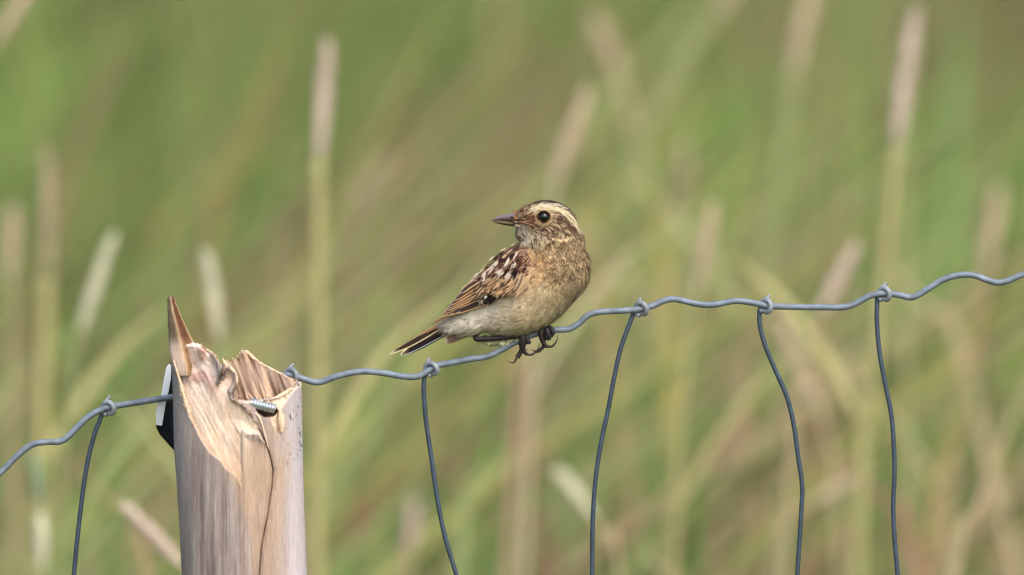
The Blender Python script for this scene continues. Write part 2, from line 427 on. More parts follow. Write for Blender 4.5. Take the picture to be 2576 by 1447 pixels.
LEAVES = [
 ("broad straw-yellow leaf rising behind the gap after the bird", 2.6, [(1640, 480), (1668, 700), (1685, 900), (1690, 1150), (1680, 1400)], lin((185, 176, 100)), 62),
 ("yellow-green leaf low behind the third stay", 2.6, [(1690, 1120), (1672, 1250), (1655, 1400)], YG2, 80),
 ("tan leaf slanting across the far bottom corner", 1.7, [(2590, 930), (2520, 1120), (2450, 1300), (2400, 1440)], STR, 36),
 ("orange-tan leaf between the last stay and the frame edge", 2.3, [(2480, 720), (2440, 900), (2400, 1100), (2350, 1350)], lin((184, 158, 112)), 40),
 ("yellow-tan leaf laid over among the grass above the splinter", 4.2, [(760, 320), (640, 390), (540, 450), (440, 540), (400, 660)], lin((176, 160, 92)), 50),
 ("pale green leaf arching between the tallest stalk and the top corner", 4.0, [(700, 250), (600, 330), (520, 420), (450, 560), (400, 700)], lin((130, 156, 96)), 40),
 ("green-brown leaf slanting up to the top edge beyond the splinter", 3.4, [(760, 0), (700, 140), (640, 300), (560, 480)], lin((150, 140, 88)), 60),
 ("olive leaf slanting high near the top corner", 3.2, [(330, 60), (260, 230), (180, 420), (120, 620)], lin((150, 132, 98)), 60),
 ("mustard leaf upright beside the greyish seed head", 2.2, [(130, 760), (118, 950), (110, 1150), (100, 1400)], lin((176, 162, 78)), 46),
 ("tan leaf crossing down behind the last knot", 2.3, [(2190, 620), (2270, 700), (2350, 800), (2420, 900)], STR, 44),
 ("yellow-green leaf rising behind the longest curved stay", 2.8, [(1960, 860), (1930, 1000), (1900, 1150), (1860, 1350)], YG2, 46),
 ("pale green leaf standing tall beyond the top of the last stalk", 4.0, [(2420, 60), (2400, 300), (2385, 560), (2380, 800)], lin((128, 168, 100)), 80),
 ("straw leaf standing between the second stay and the bird's feet", 2.4, [(1200, 960), (1180, 1100), (1160, 1280), (1140, 1440)], lin((164, 158, 112)), 26),
 ("brown-pink dead leaf low behind the curved stay", 2.2, [(2080, 1120), (2140, 1200), (2220, 1260), (2300, 1400)], lin((172, 134, 112)), 56),
 ("pale green leaf curving low between the second and third stays", 2.0, [(1330, 1150), (1250, 1165), (1190, 1230), (1160, 1380)], lin((160, 178, 118)), 40),
 ("dull straw leaf slanting down from the wire before the post", 1.7, [(130, 1110), (220, 1200), (300, 1290), (360, 1400)], lin((184, 160, 120)), 36),
 ("soft tan leaf standing behind the post's far side", 2.6, [(960, 900), (950, 1080), (940, 1260), (935, 1440)], lin((166, 156, 112)), 40),
 ("pale tan leaf hanging over beside the bird's nape", 2.6, [(1520, 500), (1450, 560), (1500, 700), (1540, 900)], lin((180, 160, 112)), 46),
]
for (lb, dep, pts, c, wpx) in LEAVES:
    seed_grass(lb, dep, None, 0, None, pts, c, wpx)

# ------------------------------------------------------------------ wire fence
WP = [(-240, 1330), (-120, 1290), (-60, 1230), (0, 1190), (40, 1150), (80, 1119), (120, 1112), (150, 1111), (172, 1098), (215, 1055), (250, 1033), (278, 1024), (330, 1015), (400, 1004), (440, 998),
      (520, 984), (600, 968), (690, 948), (735, 943), (757, 951), (800, 962), (850, 946), (905, 935), (960, 938), (1020, 948), (1052, 947), (1075, 934), (1100, 920), (1130, 914), (1180, 904), (1225, 897),
      (1260, 881), (1300, 859), (1345, 841), (1390, 831), (1430, 828), (1455, 815), (1480, 793), (1510, 785), (1560, 782), (1600, 779), (1640, 770), (1670, 757), (1700, 753), (1760, 766), (1800, 766),
      (1850, 757), (1900, 763), (1935, 770), (1990, 772), (2060, 773), (2120, 773), (2150, 765), (2185, 746), (2220, 738), (2260, 742), (2295, 748), (2330, 730), (2370, 705), (2410, 693), (2450, 693),
      (2500, 710), (2530, 708), (2576, 690), (2640, 672), (2720, 680), (2820, 650)]
fence = empty("wire_fence", P(1288, 900, 0) * np.array([1, 1, 0]), "grey galvanised stock fence with knotted stays, its wavy top wire carrying the bird", "wire fence")
FO = np.array(fence.location)
WCOL = lin((116, 128, 141))
wp = np.array([(a, b, 0) for a, b in WP], float)
wps = spline(wp, 520)
mb = MB(); mb.tube(PD(wps), 7.9 * PX, 16, WCOL); mb.build("line_wire", M_wire, fence, FO)
def low_wire(z):
    x = np.linspace(-.30, .30, 260)
    p = np.stack([x, 0 * x + .001, z + .0022 * np.sin(x * 46 + z * 9) + .03 * x], -1)
    m = MB(); m.tube(p, 1.15e-3, 10, WCOL); m.build("line_wire", M_wire, fence, FO)
low_wire(.80); low_wire(.62)
STAYS = [[(257, 1040), (250, 1060), (240, 1085), (225, 1140), (213, 1205), (203, 1280), (193, 1370), (186, 1447), (176, 1560)],
         [(735, 943), (738, 1000), (742, 1200), (745, 1447), (746, 1560)],
         [(1068, 944), (1066, 985), (1072, 1060), (1085, 1150), (1098, 1240), (1118, 1345), (1148, 1447), (1170, 1540)],
         [(1594, 788), (1578, 830), (1560, 882), (1545, 950), (1530, 1030), (1513, 1110), (1500, 1190), (1492, 1290), (1490, 1380), (1490, 1447), (1492, 1560)],
         [(1911, 778), (1911, 815), (1925, 870), (1950, 930), (1980, 1000), (1997, 1070), (2008, 1150), (2018, 1225), (2015, 1300), (2010, 1380), (2006, 1447), (2002, 1560)],
         [(2207, 748), (2206, 810), (2213, 890), (2228, 970), (2243, 1050), (2249, 1130), (2250, 1200), (2247, 1270), (2250, 1350), (2258, 1447), (2266, 1560)]]
SC = lin((58, 72, 86))
for si, st in enumerate(STAYS):
    p = np.array([(a, b, 10) for a, b in st], float); p[0, 2] = 12; 
    if si == 1: p[:, 2] = 14
    W = PD(spline(p, 90)); last = W[-1]
    zz = np.linspace(last[2], .30, 30)[1:]
    ext = np.stack([last[0] + .004 * np.sin((zz - last[2]) * 22), np.full_like(zz, .002), zz], -1)
    mb = MB(); mb.tube(np.vstack([W, ext]), 5.9 * PX, 12, SC, up=(1, 0, 0)); mb.build("stay", M_wire, fence, FO)
def knot(cx, cy, tang, big=1.0, dep=0.0):
    T = norm(np.array([tang[0], tang[1], 0.0])); Pp = np.array([-T[1], T[0], 0.0])
    if Pp[1] > 0: Pp = -Pp                       # upwards in the picture
    Z = np.array([0, 0, 1.0])
    A = math.radians(46)
    U = Pp; V = norm(-math.cos(A) * Z + math.sin(A) * T)  # ring plane: up and (towards camera, slanted right)
    nrm = np.cross(U, V)
    R = 15.0 * big; jt = rng.normal(0, 1, 4)
    th = np.linspace(math.radians(-165), math.radians(330 + 12 * jt[0]), 60)  # 0 = up, positive toward V
    ctr = np.array([cx, cy, dep])
    q = ctr + R * (np.cos(th)[:, None] * U + np.sin(th)[:, None] * V) + np.linspace(-9, 6 + jt[1], 60)[:, None] * T
    r = np.full(60, 6.5); 
    # cut end: a little prong standing at the top
    m = MB(); m.tube(PD(q), r * PX, 12, lin((140, 148, 156)), up=(1, 0, 0))
    e0 = ctr + R * (math.cos(.2) * U) + T * -2 + Z * 8
    q2 = np.array([e0 - T * 9 + U * -3, e0 + U * 6, e0 + U * (13 + jt[2]) + T * (5 + 2 * jt[3])])
    m.tube(PD(spline(q2, 8)), np.linspace(5.5, 3.2, 8) * PX, 10, lin((146, 153, 162)))
    m.build("knot", M_wire, fence, FO)
for (kx, ky, tg) in [(276, 1026, (60, -14)), (735, 944, (60, -6)), (1088, 926, (60, -30)), (1616, 776, (60, -16)), (1931, 770, (60, 4)), (2228, 739, (60, -4))]:
    knot(kx, ky, tg, 1.0 if kx != 735 else 1.0)

# ------------------------------------------------------------------ broken post
post = empty("fence_post", P(600, 1400, -.022) * np.array([1, 1, 0]), "snapped wooden post, grey outside, with pale torn wood, tall splinter and bare screw", "fence post")
PO = np.array(post.location)
def sdpoly(px, py, poly):
    """signed distance (negative inside)"""
    poly = np.asarray(poly, float); d = np.full(px.shape, 1e18); s = np.ones(px.shape)
    n = len(poly)
    for i in range(n):
        a, b = poly[i], poly[(i - 1) % n]
        ex, ey = b - a; wx, wy = px - a[0], py - a[1]
        t = np.clip((wx * ex + wy * ey) / (ex * ex + ey * ey), 0, 1)
        d = np.minimum(d, (wx - ex * t) ** 2 + (wy - ey * t) ** 2)
        c1 = py >= a[1]; c2 = py < b[1]; c3 = ex * wy > ey * wx
        s = np.where((c1 & c2 & c3) | (~c1 & ~c2 & ~c3), -s, s)
    return s * np.sqrt(d)
def dline(px, py, pts):
    d = np.full(px.shape, 1e18)
    for a, b in zip(pts[:-1], pts[1:]):
        a = np.array(a, float); b = np.array(b, float); e = b - a
        t = np.clip(((px - a[0]) * e[0] + (py - a[1]) * e[1]) / (e @ e), 0, 1)
        d = np.minimum(d, np.hypot(px - a[0] - e[0] * t, py - a[1] - e[1] * t))
    return d
NU, NV = 200, 430
TOP = [(426, 872), (440, 868), (470, 862), (490, 862), (505, 868), (517, 880), (535, 890), (546, 906), (556, 922), (562, 903), (567, 906), (577, 911), (590, 904), (598, 902), (605, 892), (615, 881), (630, 896), (652, 913), (690, 934), (720, 949), (740, 958), (757, 963)]
u = np.linspace(0, 1, NU)
def edges(Y):
    l = np.interp(Y, [870, 905, 925, 1130, 1300, 1447, 6700], [425, 430, 433, 438, 450, 457, 470])
    r = np.interp(Y, [940, 962, 1200, 1330, 1447, 6700], [757, 758, 763, 767, 772, 790])
    return l, r
vb = np.concatenate([np.linspace(0, .1, 8)[:-1], np.linspace(.1, 1, NV - 7)])
U, Vv = np.meshgrid(u, vb, indexing='xy')
topy = np.interp(426 + u * (757 - 426), *np.array(TOP).T)
topy = topy + 1.5 * noise(u * 60, u * 0, 3)
Ymid = 1500.0
Yc = np.where(Vv < .1, 6700 + (Ymid - 6700) * (Vv / .1), Ymid + (topy[None] - Ymid) * ((Vv - .1) / .9))
l, r = edges(Yc); Xc = l + U * (r - l)
s = 2 * U - 1
ROUND = 150.0; CEN = -180.0
outer = CEN - ROUND * np.sqrt(np.clip(1 - np.abs(s) ** 2.3, 0, 1)) * .95
F1 = [(418, 860), (427, 905), (436, 915), (452, 965), (462, 1010), (478, 1052), (492, 1085), (505, 1108), (520, 1135), (548, 1158), (566, 1182), (584, 1192), (597, 1220), (604, 1236), (612, 1222), (612, 1180),
      (610, 1120), (612, 1086), (625, 1094), (650, 1096), (664, 1112), (673, 1130), (676, 1142), (660, 1095), (650, 1065), (634, 1046), (618, 1030), (600, 1012), (584, 1004), (578, 985), (590, 960), (588, 935), (572, 925), (566, 945), (548, 965), (552, 938), (545, 905), (520, 875), (500, 850)]
CV = [(548, 962), (556, 935), (560, 898), (615, 870), (770, 940), (742, 976), (722, 990), (700, 1000), (690, 1003), (655, 1007), (620, 1010), (584, 1006), (582, 992), (594, 962), (592, 940), (574, 926), (566, 946)]
F2 = [(655, 1007), (700, 1000), (722, 988), (742, 974), (760, 960), (766, 966), (744, 980), (728, 1000), (712, 1026), (700, 1040), (706, 1065), (710, 1090), (700, 1096), (690, 1085), (680, 1060), (672, 1045), (690, 1030)]
STN = [(560, 1172), (596, 1215), (606, 1240), (612, 1150), (612, 1100), (676, 1140), (684, 1160), (700, 1150), (735, 1110), (728, 1200), (712, 1290), (700, 1380), (688, 1460), (680, 1500), (640, 1500), (630, 1440), (622, 1360), (606, 1280)]
CRK = [(638, 1050), (655, 1085), (670, 1118), (680, 1150), (687, 1185), (684, 1225), (677, 1265), (673, 1300), (664, 1340), (657, 1380), (652, 1447), (650, 1520)]
GP = [(614, 1088), (622, 1097), (655, 1100), (672, 1128), (684, 1165), (686, 1200), (676, 1260), (650, 1265), (625, 1230), (615, 1170)]
wob = 2.5 * fbm(Xc / 14, Yc / 14, 9, 2)
dF1 = sdpoly(Xc, Yc, F1) + wob; dCV = sdpoly(Xc, Yc, CV) + wob * .6; dF2 = sdpoly(Xc, Yc, F2) + wob * .6
dST = sdpoly(Xc, Yc, STN); dCR = dline(Xc, Yc, CRK); dGP = sdpoly(Xc, Yc, GP) + wob * .4
# grain direction of the torn face: from the splinter down to the V
ang = math.radians(62)
al = Xc * math.cos(ang) + Yc * math.sin(ang); ac = -Xc * math.sin(ang) + Yc * math.cos(ang)
warp = 10 * fbm(al / 90, ac / 40, 4, 2)
fib = fbm((ac + warp) / 5.5, al / 70, 21, 3); fib2 = fbm((ac + warp) / 15, al / 120, 31, 2)
lump = fbm(Xc / 30, Yc / 34, 44, 3)
upz = smooth(1040, 930, Yc)
dep = outer.copy()
inF1 = smooth(0, -6, dF1)
dep += inF1 * ((5 + 20 * (1 - np.exp(dF1 / 60))) * smooth(1250, 1130, Yc) + fib * 1.3 + fib2 * 2.4 + upz * (lump * 9 + 16))
gout = fbm(Xc / 9, Yc / 260, 51, 3); gout2 = fbm(Xc / 26, Yc / 500, 61, 2)
dep += (1 - inF1) * (gout * 2.2 + gout2 * 5)
inCV = smooth(0, -5, dCV)
inner = -150 + 95 * smooth(1010, 900, Yc) + 22 * fbm((Xc - .35 * Yc) / 26, Yc / 120, 71, 2) + 8 * fbm((Xc - .35 * Yc) / 7, Yc / 90, 73, 3) + 40 * smooth(690, 750, Xc) * -1
dep = dep * (1 - inCV) + inner * inCV
inF2 = smooth(0, -5, dF2)
dep += inF2 * (10 + lump * 8)
dep += 14 * smooth(2.2, .3, dCR) * smooth(1060, 1110, Yc) + 6 * smooth(12, 1, dCR) * smooth(1060, 1200, Yc)
dep += smooth(4, -16, dGP) * 5 * smooth(1230, 1110, Yc)
HOL = sdpoly(Xc, Yc, [(640, 1022), (690, 1022), (700, 1035), (688, 1048), (664, 1050), (650, 1040)])
dep += 45 * smooth(2, -5, HOL)
# rim of the broken top rolls back
dep += 40 * smooth(10, 0, Yc - topy[None]) * (1 - inCV) * .6
# colours
WTH = lin((178, 166, 160)); WTH2 = lin((138, 124, 118)); LAV = lin((202, 193, 196)); FR = lin((226, 206, 188)); FRD = lin((200, 168, 136)); CVC = lin((168, 146, 128)); CVD = lin((120, 94, 76)); STC = lin((184, 156, 130)); GPC = lin((168, 146, 124))
mix = lambda a, b, t: a + (b - a) * np.clip(t, 0, 1)[..., None]
C = mix(np.broadcast_to(WTH, Xc.shape + (3,)), WTH2, .42 + .9 * gout2 + .4 * gout + .3 * fbm(Xc / 3.5, Yc / 60, 55, 2))
C = mix(C, lin((150, 126, 110)), .6 * smooth(.1, .6, fbm(Xc / 22, Yc / 600, 91, 2)))
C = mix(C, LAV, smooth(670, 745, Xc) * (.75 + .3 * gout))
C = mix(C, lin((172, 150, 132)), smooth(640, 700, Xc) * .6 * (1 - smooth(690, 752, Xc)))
C = mix(C, STC, smooth(18, -26, dST) * .62 * (.8 + .4 * gout))
C = mix(C, GPC, smooth(2, -14, dGP) * .7)
fcol = mix(np.broadcast_to(FR, Xc.shape + (3,)), FRD, .18 + .42 * fib2 + .28 * fib + .4 * smooth(-30, -2, dF1) * (Xc < 600) + .3 * smooth(1060, 1220, Yc))
fcol = mix(fcol, STC, smooth(1110, 1215, Yc) * .75)
fcol = mix(fcol, lin((232, 210, 198)), upz * .8)
fcol = mix(fcol, lin((175, 120, 105)), upz * smooth(.12, .45, -lump) * .6)
C = mix(C, fcol, smooth(12, -10, sdpoly(Xc, Yc, [(575, 1080), (625, 1085), (628, 1160), (640, 1290), (618, 1300), (600, 1235), (575, 1180)])) * .6)
C = mix(C, fcol, inF1 * (1 - .4 * smooth(1170, 1235, Yc)))
C = mix(C, lin((236, 210, 186)), inF2 * .9)
cvn = fbm((Xc - .35 * Yc) / 7, Yc / 90, 73, 3)
cv = mix(np.broadcast_to(CVC, Xc.shape + (3,)), CVD, .35 + 1.1 * cvn)
cv = mix(cv, lin((206, 176, 140)), smooth(.25, .6, -cvn) * .7)
C = mix(C, cv, inCV)
C = mix(C, lin((238, 218, 196)), smooth(6, 2, np.abs(dCV - 2)) * smooth(890, 930, Yc) * .7 * (Xc > 600))
C = mix(C, lin((78, 40, 26)), smooth(2.2, .5, dCR) * .62 * (.6 + .5 * noise(Yc / 14, 0 * Yc, 5)) * smooth(1070, 1130, Yc))
sp = fbm(Xc / 5, Yc / 11, 101, 2); C = mix(C, lin((52, 42, 48)), smooth(.42, .6, sp) * smooth(705, 730, Xc) * smooth(1240, 1060, Yc) * (1 - inF1) * (1 - inCV) * .8)
C = mix(C, lin((90, 55, 35)), smooth(3, -4, HOL) * .7)
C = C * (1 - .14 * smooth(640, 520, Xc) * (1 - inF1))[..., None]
C = C * (1 + .06 * rng.normal(0, 1, Xc.shape))[..., None]
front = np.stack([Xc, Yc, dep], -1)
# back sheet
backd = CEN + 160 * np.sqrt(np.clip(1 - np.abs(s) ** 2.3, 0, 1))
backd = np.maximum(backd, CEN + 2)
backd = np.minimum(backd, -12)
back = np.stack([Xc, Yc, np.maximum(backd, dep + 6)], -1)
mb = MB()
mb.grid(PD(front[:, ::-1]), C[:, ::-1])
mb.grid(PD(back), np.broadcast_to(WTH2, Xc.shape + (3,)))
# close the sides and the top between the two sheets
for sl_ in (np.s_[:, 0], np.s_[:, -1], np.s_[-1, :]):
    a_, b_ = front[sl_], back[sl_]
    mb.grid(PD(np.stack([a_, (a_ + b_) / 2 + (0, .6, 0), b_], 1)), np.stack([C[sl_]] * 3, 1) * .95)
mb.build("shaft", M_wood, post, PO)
# tall splinter
sy = np.array([746, 752, 760, 780, 800, 820, 840, 860, 880, 900, 925, 945])
sl2 = np.array([423, 421, 421, 421, 422, 423, 424, 425, 426, 430, 437, 446])
sr2 = np.array([437, 441, 442, 450, 458, 467, 477, 487, 496, 502, 504, 500])
rows = []
cols = []
for i, yy in enumerate(np.linspace(746, 945, 60)):
    L_ = np.interp(yy, sy, sl2) + .8 * noise(yy / 7, 1, 2); R_ = np.interp(yy, sy, sr2) + 1.0 * noise(yy / 6, 4, 5)
    xs = np.array([0, .1, .3, .42, .5, .6, .75, .9, 1.0]); zf = np.array([0, -12, -17, -26, -27, -12, -8, -11, 0.])
    wd_ = R_ - L_; base_d = -236 - 10 * smooth(850, 945, yy)
    X_ = L_ + xs * wd_
    D_ = base_d + zf * min(1, wd_ / 40) + 1.5 * noise(xs * 14, yy / 30 + xs * 0, 8)
    ring = np.concatenate([np.stack([X_, 0 * X_ + yy + 2 * noise(xs * 9, 0 * xs, 3) * (yy < 760), D_], -1), np.stack([X_[::-1], 0 * X_ + yy, np.full(9, base_d + 14 + 26 * smooth(800, 945, yy))], -1)])
    rows.append(ring)
    gy_ = smooth(840, 885, yy)
    c_ = [lin((132, 114, 96)), lin((122, 106, 86)), lin((134, 116, 94)), lin((184, 160, 126)), lin((164, 136, 104)), lin((104, 72, 56)), lin((98, 66, 50)), lin((108, 74, 56)), lin((184, 160, 124))]
    c_ = [q * (1 - .9 * gy_) + lin((226, 200, 182)) * .9 * gy_ if j < 4 else q * (1 - .3 * gy_) + lin((190, 160, 120)) * .3 * gy_ for j, q in enumerate(c_)]
    cols.append(np.array(c_ + c_[::-1]) * (1 + .08 * noise(yy / 5, 0, 7)))
mb = MB(); R3 = np.array(rows); mb.grid(PD(R3)[::-1], np.array(cols)[::-1], wrap=True)
mb.add(PD(R3[0]), np.stack([np.arange(8), np.arange(1, 9), 16 - np.arange(0, 8), 17 - np.arange(0, 8)], -1), lin((160, 120, 90)))
mb.build("splinter", M_wood, post, PO)
# curled slivers along the torn rim
for (pts, w0, dd) in [([(500, 868), (520, 882), (540, 898), (550, 925), (548, 955)], 4, -256), ([(572, 915), (588, 935), (594, 960), (580, 985), (585, 1008)], 4.5, -250), ([(600, 905), (618, 884), (650, 912), (700, 938), (756, 966)], 3.5, -48),
                      ([(560, 903), (568, 918), (572, 935)], 3.5, -190), ([(704, 1030), (708, 1060), (709, 1090)], 8, -300), ([(735, 975), (715, 990), (690, 1005), (668, 1012)], 5, -262), ([(436, 905), (450, 950), (464, 1000), (484, 1056)], 2.5, -262),
                      ([(606, 1014), (630, 1030), (652, 1050), (664, 1085), (676, 1130)], 2.2, -318)]:
    q = spline([(a, b, dd) for a, b in pts], 24)
    m = MB(); m.tube(PD(q), (np.sin(np.linspace(.25, math.pi - .12, 24)) * w0 + .6) * PX, 8, lin((230, 202, 172)) * (1 + .1 * noise(np.arange(24) * .7, np.zeros(24), dd))[:, None], flat=.6); m.build("sliver", M_wood, post, PO)
# torn fibres bristling along the break
m = MB()
for (pl, dz, nf_, ln_r) in [([(425, 905), (440, 935), (462, 1010), (486, 1072)], -4, 34, (8, 24)), ([(560, 903), (590, 904), (615, 882), (650, 912), (700, 938), (756, 962)], 0, 40, (5, 14)), ([(500, 868), (535, 890), (556, 922)], 0, 26, (5, 13)),
                            ([(655, 1007), (700, 1000), (742, 976)], -3, 24, (5, 12)), ([(585, 1006), (625, 1034), (664, 1100)], -3, 30, (6, 16)), ([(614, 1092), (650, 1098), (672, 1126)], -3, 18, (4, 10)), ([(600, 1000), (690, 1000)], -5, 18, (14, 40))]:
    q_ = spline(pl, 200)
    for k_ in range(nf_):
        x, y = q_[rng.integers(0, 200)] + rng.normal(0, 1.5, 2)
        i_ = int(np.argmin((front[..., 0] - x) ** 2 + (front[..., 1] - y) ** 2)); z = front.reshape(-1, 3)[i_, 2]
        ln_ = rng.uniform(*ln_r); an_ = math.radians(rng.normal(-112 if dz else -95, 14))
        p0 = np.array([x - math.cos(an_) * ln_ * .5, y - math.sin(an_) * ln_ * .5, z - 1.0]); p1 = p0 + np.array([math.cos(an_) * ln_, math.sin(an_) * ln_, -rng.uniform(1, 7)])
        pm = (p0 + p1) / 2 + rng.normal(0, .8, 3)
        m.tube(np.array([p0, pm, p1]), np.array([.8, rng.uniform(.7, 1.5), .12]), 5, (lin((236, 214, 190)) if rng.random() < .65 else lin((176, 140, 106))) * rng.uniform(.8, 1.05))
m.build("torn_fibres", M_wood, post, PO, world=PD)
# screw
m = MB()
t = np.linspace(0, 1, 130)
q = np.stack([630 + t * 64, 1014 + t * 15, -312 + t * 8], -1)
rr = 10.5 + 3.0 * np.abs(((t * 76 / 9.0) % 1) * 2 - 1); rr = rr * smooth(1.0, .94, t) + 2 * smooth(.94, 1, t)
m.tube(PD(q), rr * PX, 18, lin((205, 214, 220)), up=(0, 0, 1)); m.build("screw", M_steel, post, PO)
# metal bracket bolted behind the post
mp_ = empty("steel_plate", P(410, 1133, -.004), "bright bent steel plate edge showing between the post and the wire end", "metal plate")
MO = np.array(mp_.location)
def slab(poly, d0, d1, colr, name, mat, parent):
    poly = np.asarray(poly, float); n = len(poly)
    if poly.shape[1] == 2: a = np.column_stack([poly, np.full(n, d0)]); b = np.column_stack([poly, np.full(n, d1)])
    else: a = poly.copy(); b = poly + (0, 0, d1 - d0)
    m = MB(); m.grid(PD(np.stack([a, b], 0)), colr, wrap=True)
    for ring in (a, b):
        c = ring.mean(0)
        V = np.vstack([ring, c]); F = np.array([(i, (i + 1) % n, n) for i in range(n)])
        m.add(PD(V), F, colr)
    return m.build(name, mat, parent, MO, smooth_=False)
slab([(424, 916), (430, 916), (431, 930), (429.6, 954), (421, 998), (416, 1015), (407.6, 1071), (392, 1069), (393, 1040), (395, 1024), (399, 1012), (405.7, 992), (412, 955), (418, 925)], 12, 22, lin((235, 240, 250)), "edge_strip",
     attr_mat("bright_zinc", rough=.35, spec=.6, metal=.2), mp_)
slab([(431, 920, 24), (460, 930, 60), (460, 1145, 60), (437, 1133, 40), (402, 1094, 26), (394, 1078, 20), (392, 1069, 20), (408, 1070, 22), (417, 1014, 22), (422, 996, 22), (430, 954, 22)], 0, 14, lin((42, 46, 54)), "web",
     attr_mat("shaded_steel", rough=.5, spec=.4, metal=.6), mp_)  # the web's shade is put into its near-black colour

# ------------------------------------------------------------------ the bird
bird = empty("bird", P(1330, 850, 0), "small streaked brown and buff songbird perched on the top wire, head turned back", "bird")
BO = np.array(bird.location)

ELL = [ # cx, cy, cz, a, b, c, angle(deg, up to the right)
 (1332, 732, 0, 150, 98, 92, 33), (1404, 674, -8, 84, 86, 80, 0), (1212, 792, 0, 112, 46, 56, 19), (1390, 612, -6, 82, 62, 66, 12),
 (1377, 561, -12, 76, 58, 56, -6), (1333, 551, -14, 42, 32, 36, 0), (1320, 586, -12, 26, 26, 30, 0), (1248, 712, -14, 124, 42, 66, 50), (1306, 662, -22, 52, 46, 62, 40)]
def sdf(p):
    d = None
    for (cx, cy, cz, a, b, c, an) in ELL:
        t = math.radians(an); ct, st = math.cos(t), math.sin(t)
        x, y, z = p[..., 0] - cx, p[..., 1] - cy, p[..., 2] - cz
        lx = x * ct - y * st; ly = x * st + y * ct
        k0 = np.sqrt((lx / a) ** 2 + (ly / b) ** 2 + (z / c) ** 2); k1 = np.sqrt((lx / a ** 2) ** 2 + (ly / b ** 2) ** 2 + (z / c ** 2) ** 2)
        e = k0 * (k0 - 1) / np.maximum(k1, 1e-6)
        if d is None: d = e
        else:
            kk = 14.0; h_ = np.clip(.5 + .5 * (d - e) / kk, 0, 1)
            d = d * (1 - h_) + e * h_ - kk * h_ * (1 - h_)
    return d + 3.0    # leave room for the plumage
def grad(p, e=1.0):
    g = np.stack([sdf(p + np.array(v) * e) - sdf(p - np.array(v) * e) for v in ((1, 0, 0), (0, 1, 0), (0, 0, 1))], -1)
    return norm(g)
def surface_nets(lo, hi, h_):
    ax = [np.arange(lo[i], hi[i] + h_, h_) for i in range(3)]
    G = np.stack(np.meshgrid(*ax, indexing='ij'), -1); D = sdf(G)
    n = np.array(D.shape); neg = D < 0
    acc = np.zeros(tuple(n - 1) + (3,)); cnt = np.zeros(tuple(n - 1))
    cor = [(i, j, k) for i in (0, 1) for j in (0, 1) for k in (0, 1)]
    sl_ = lambda c: tuple(slice(c[i], n[i] - 1 + c[i]) for i in range(3))
    for a in cor:
        for i in range(3):
            if a[i] == 0:
                b = list(a); b[i] = 1; b = tuple(b)
                da, db = D[sl_(a)], D[sl_(b)]; m_ = (da < 0) != (db < 0)
                t = np.where(m_, da / np.where(m_, da - db, 1), 0)
                pos = np.stack([np.full(t.shape, float(a[q])) + (t if q == i else 0) for q in range(3)], -1)
                acc += pos * m_[..., None]; cnt += m_
    act = cnt > 0; vid = -np.ones(act.shape, int); ids = np.argwhere(act); vid[act] = np.arange(len(ids))
    V = np.array(lo) + h_ * (ids + acc[act] / cnt[act][:, None])
    F = []
    for i in range(3):
        j, k = (i + 1) % 3, (i + 2) % 3
        s0 = [slice(1, n[q] - 1) for q in range(3)]; s1 = list(s0); s0[i] = slice(0, n[i] - 1); s1[i] = slice(1, n[i])
        A_, B_ = neg[tuple(s0)], neg[tuple(s1)]
        e = np.argwhere(A_ != B_)
        fl = A_[tuple(e.T)]
        base = e.copy(); base[:, j] += 1; base[:, k] += 1
        def cell_(dj, dk):
            c = base.copy(); c[:, j] -= dj; c[:, k] -= dk; return vid[tuple(c.T)]
        q = np.stack([cell_(1, 1), cell_(0, 1), cell_(0, 0), cell_(1, 0)], -1)
        q[~fl] = q[~fl][:, ::-1]
        F.append(q)
    return V, np.concatenate(F)
BV, BF = surface_nets((1085, 480, -110), (1500, 860, 110), 3.6)
gN = grad(BV)
for _ in range(2): BV = BV - gN * sdf(BV)[:, None]

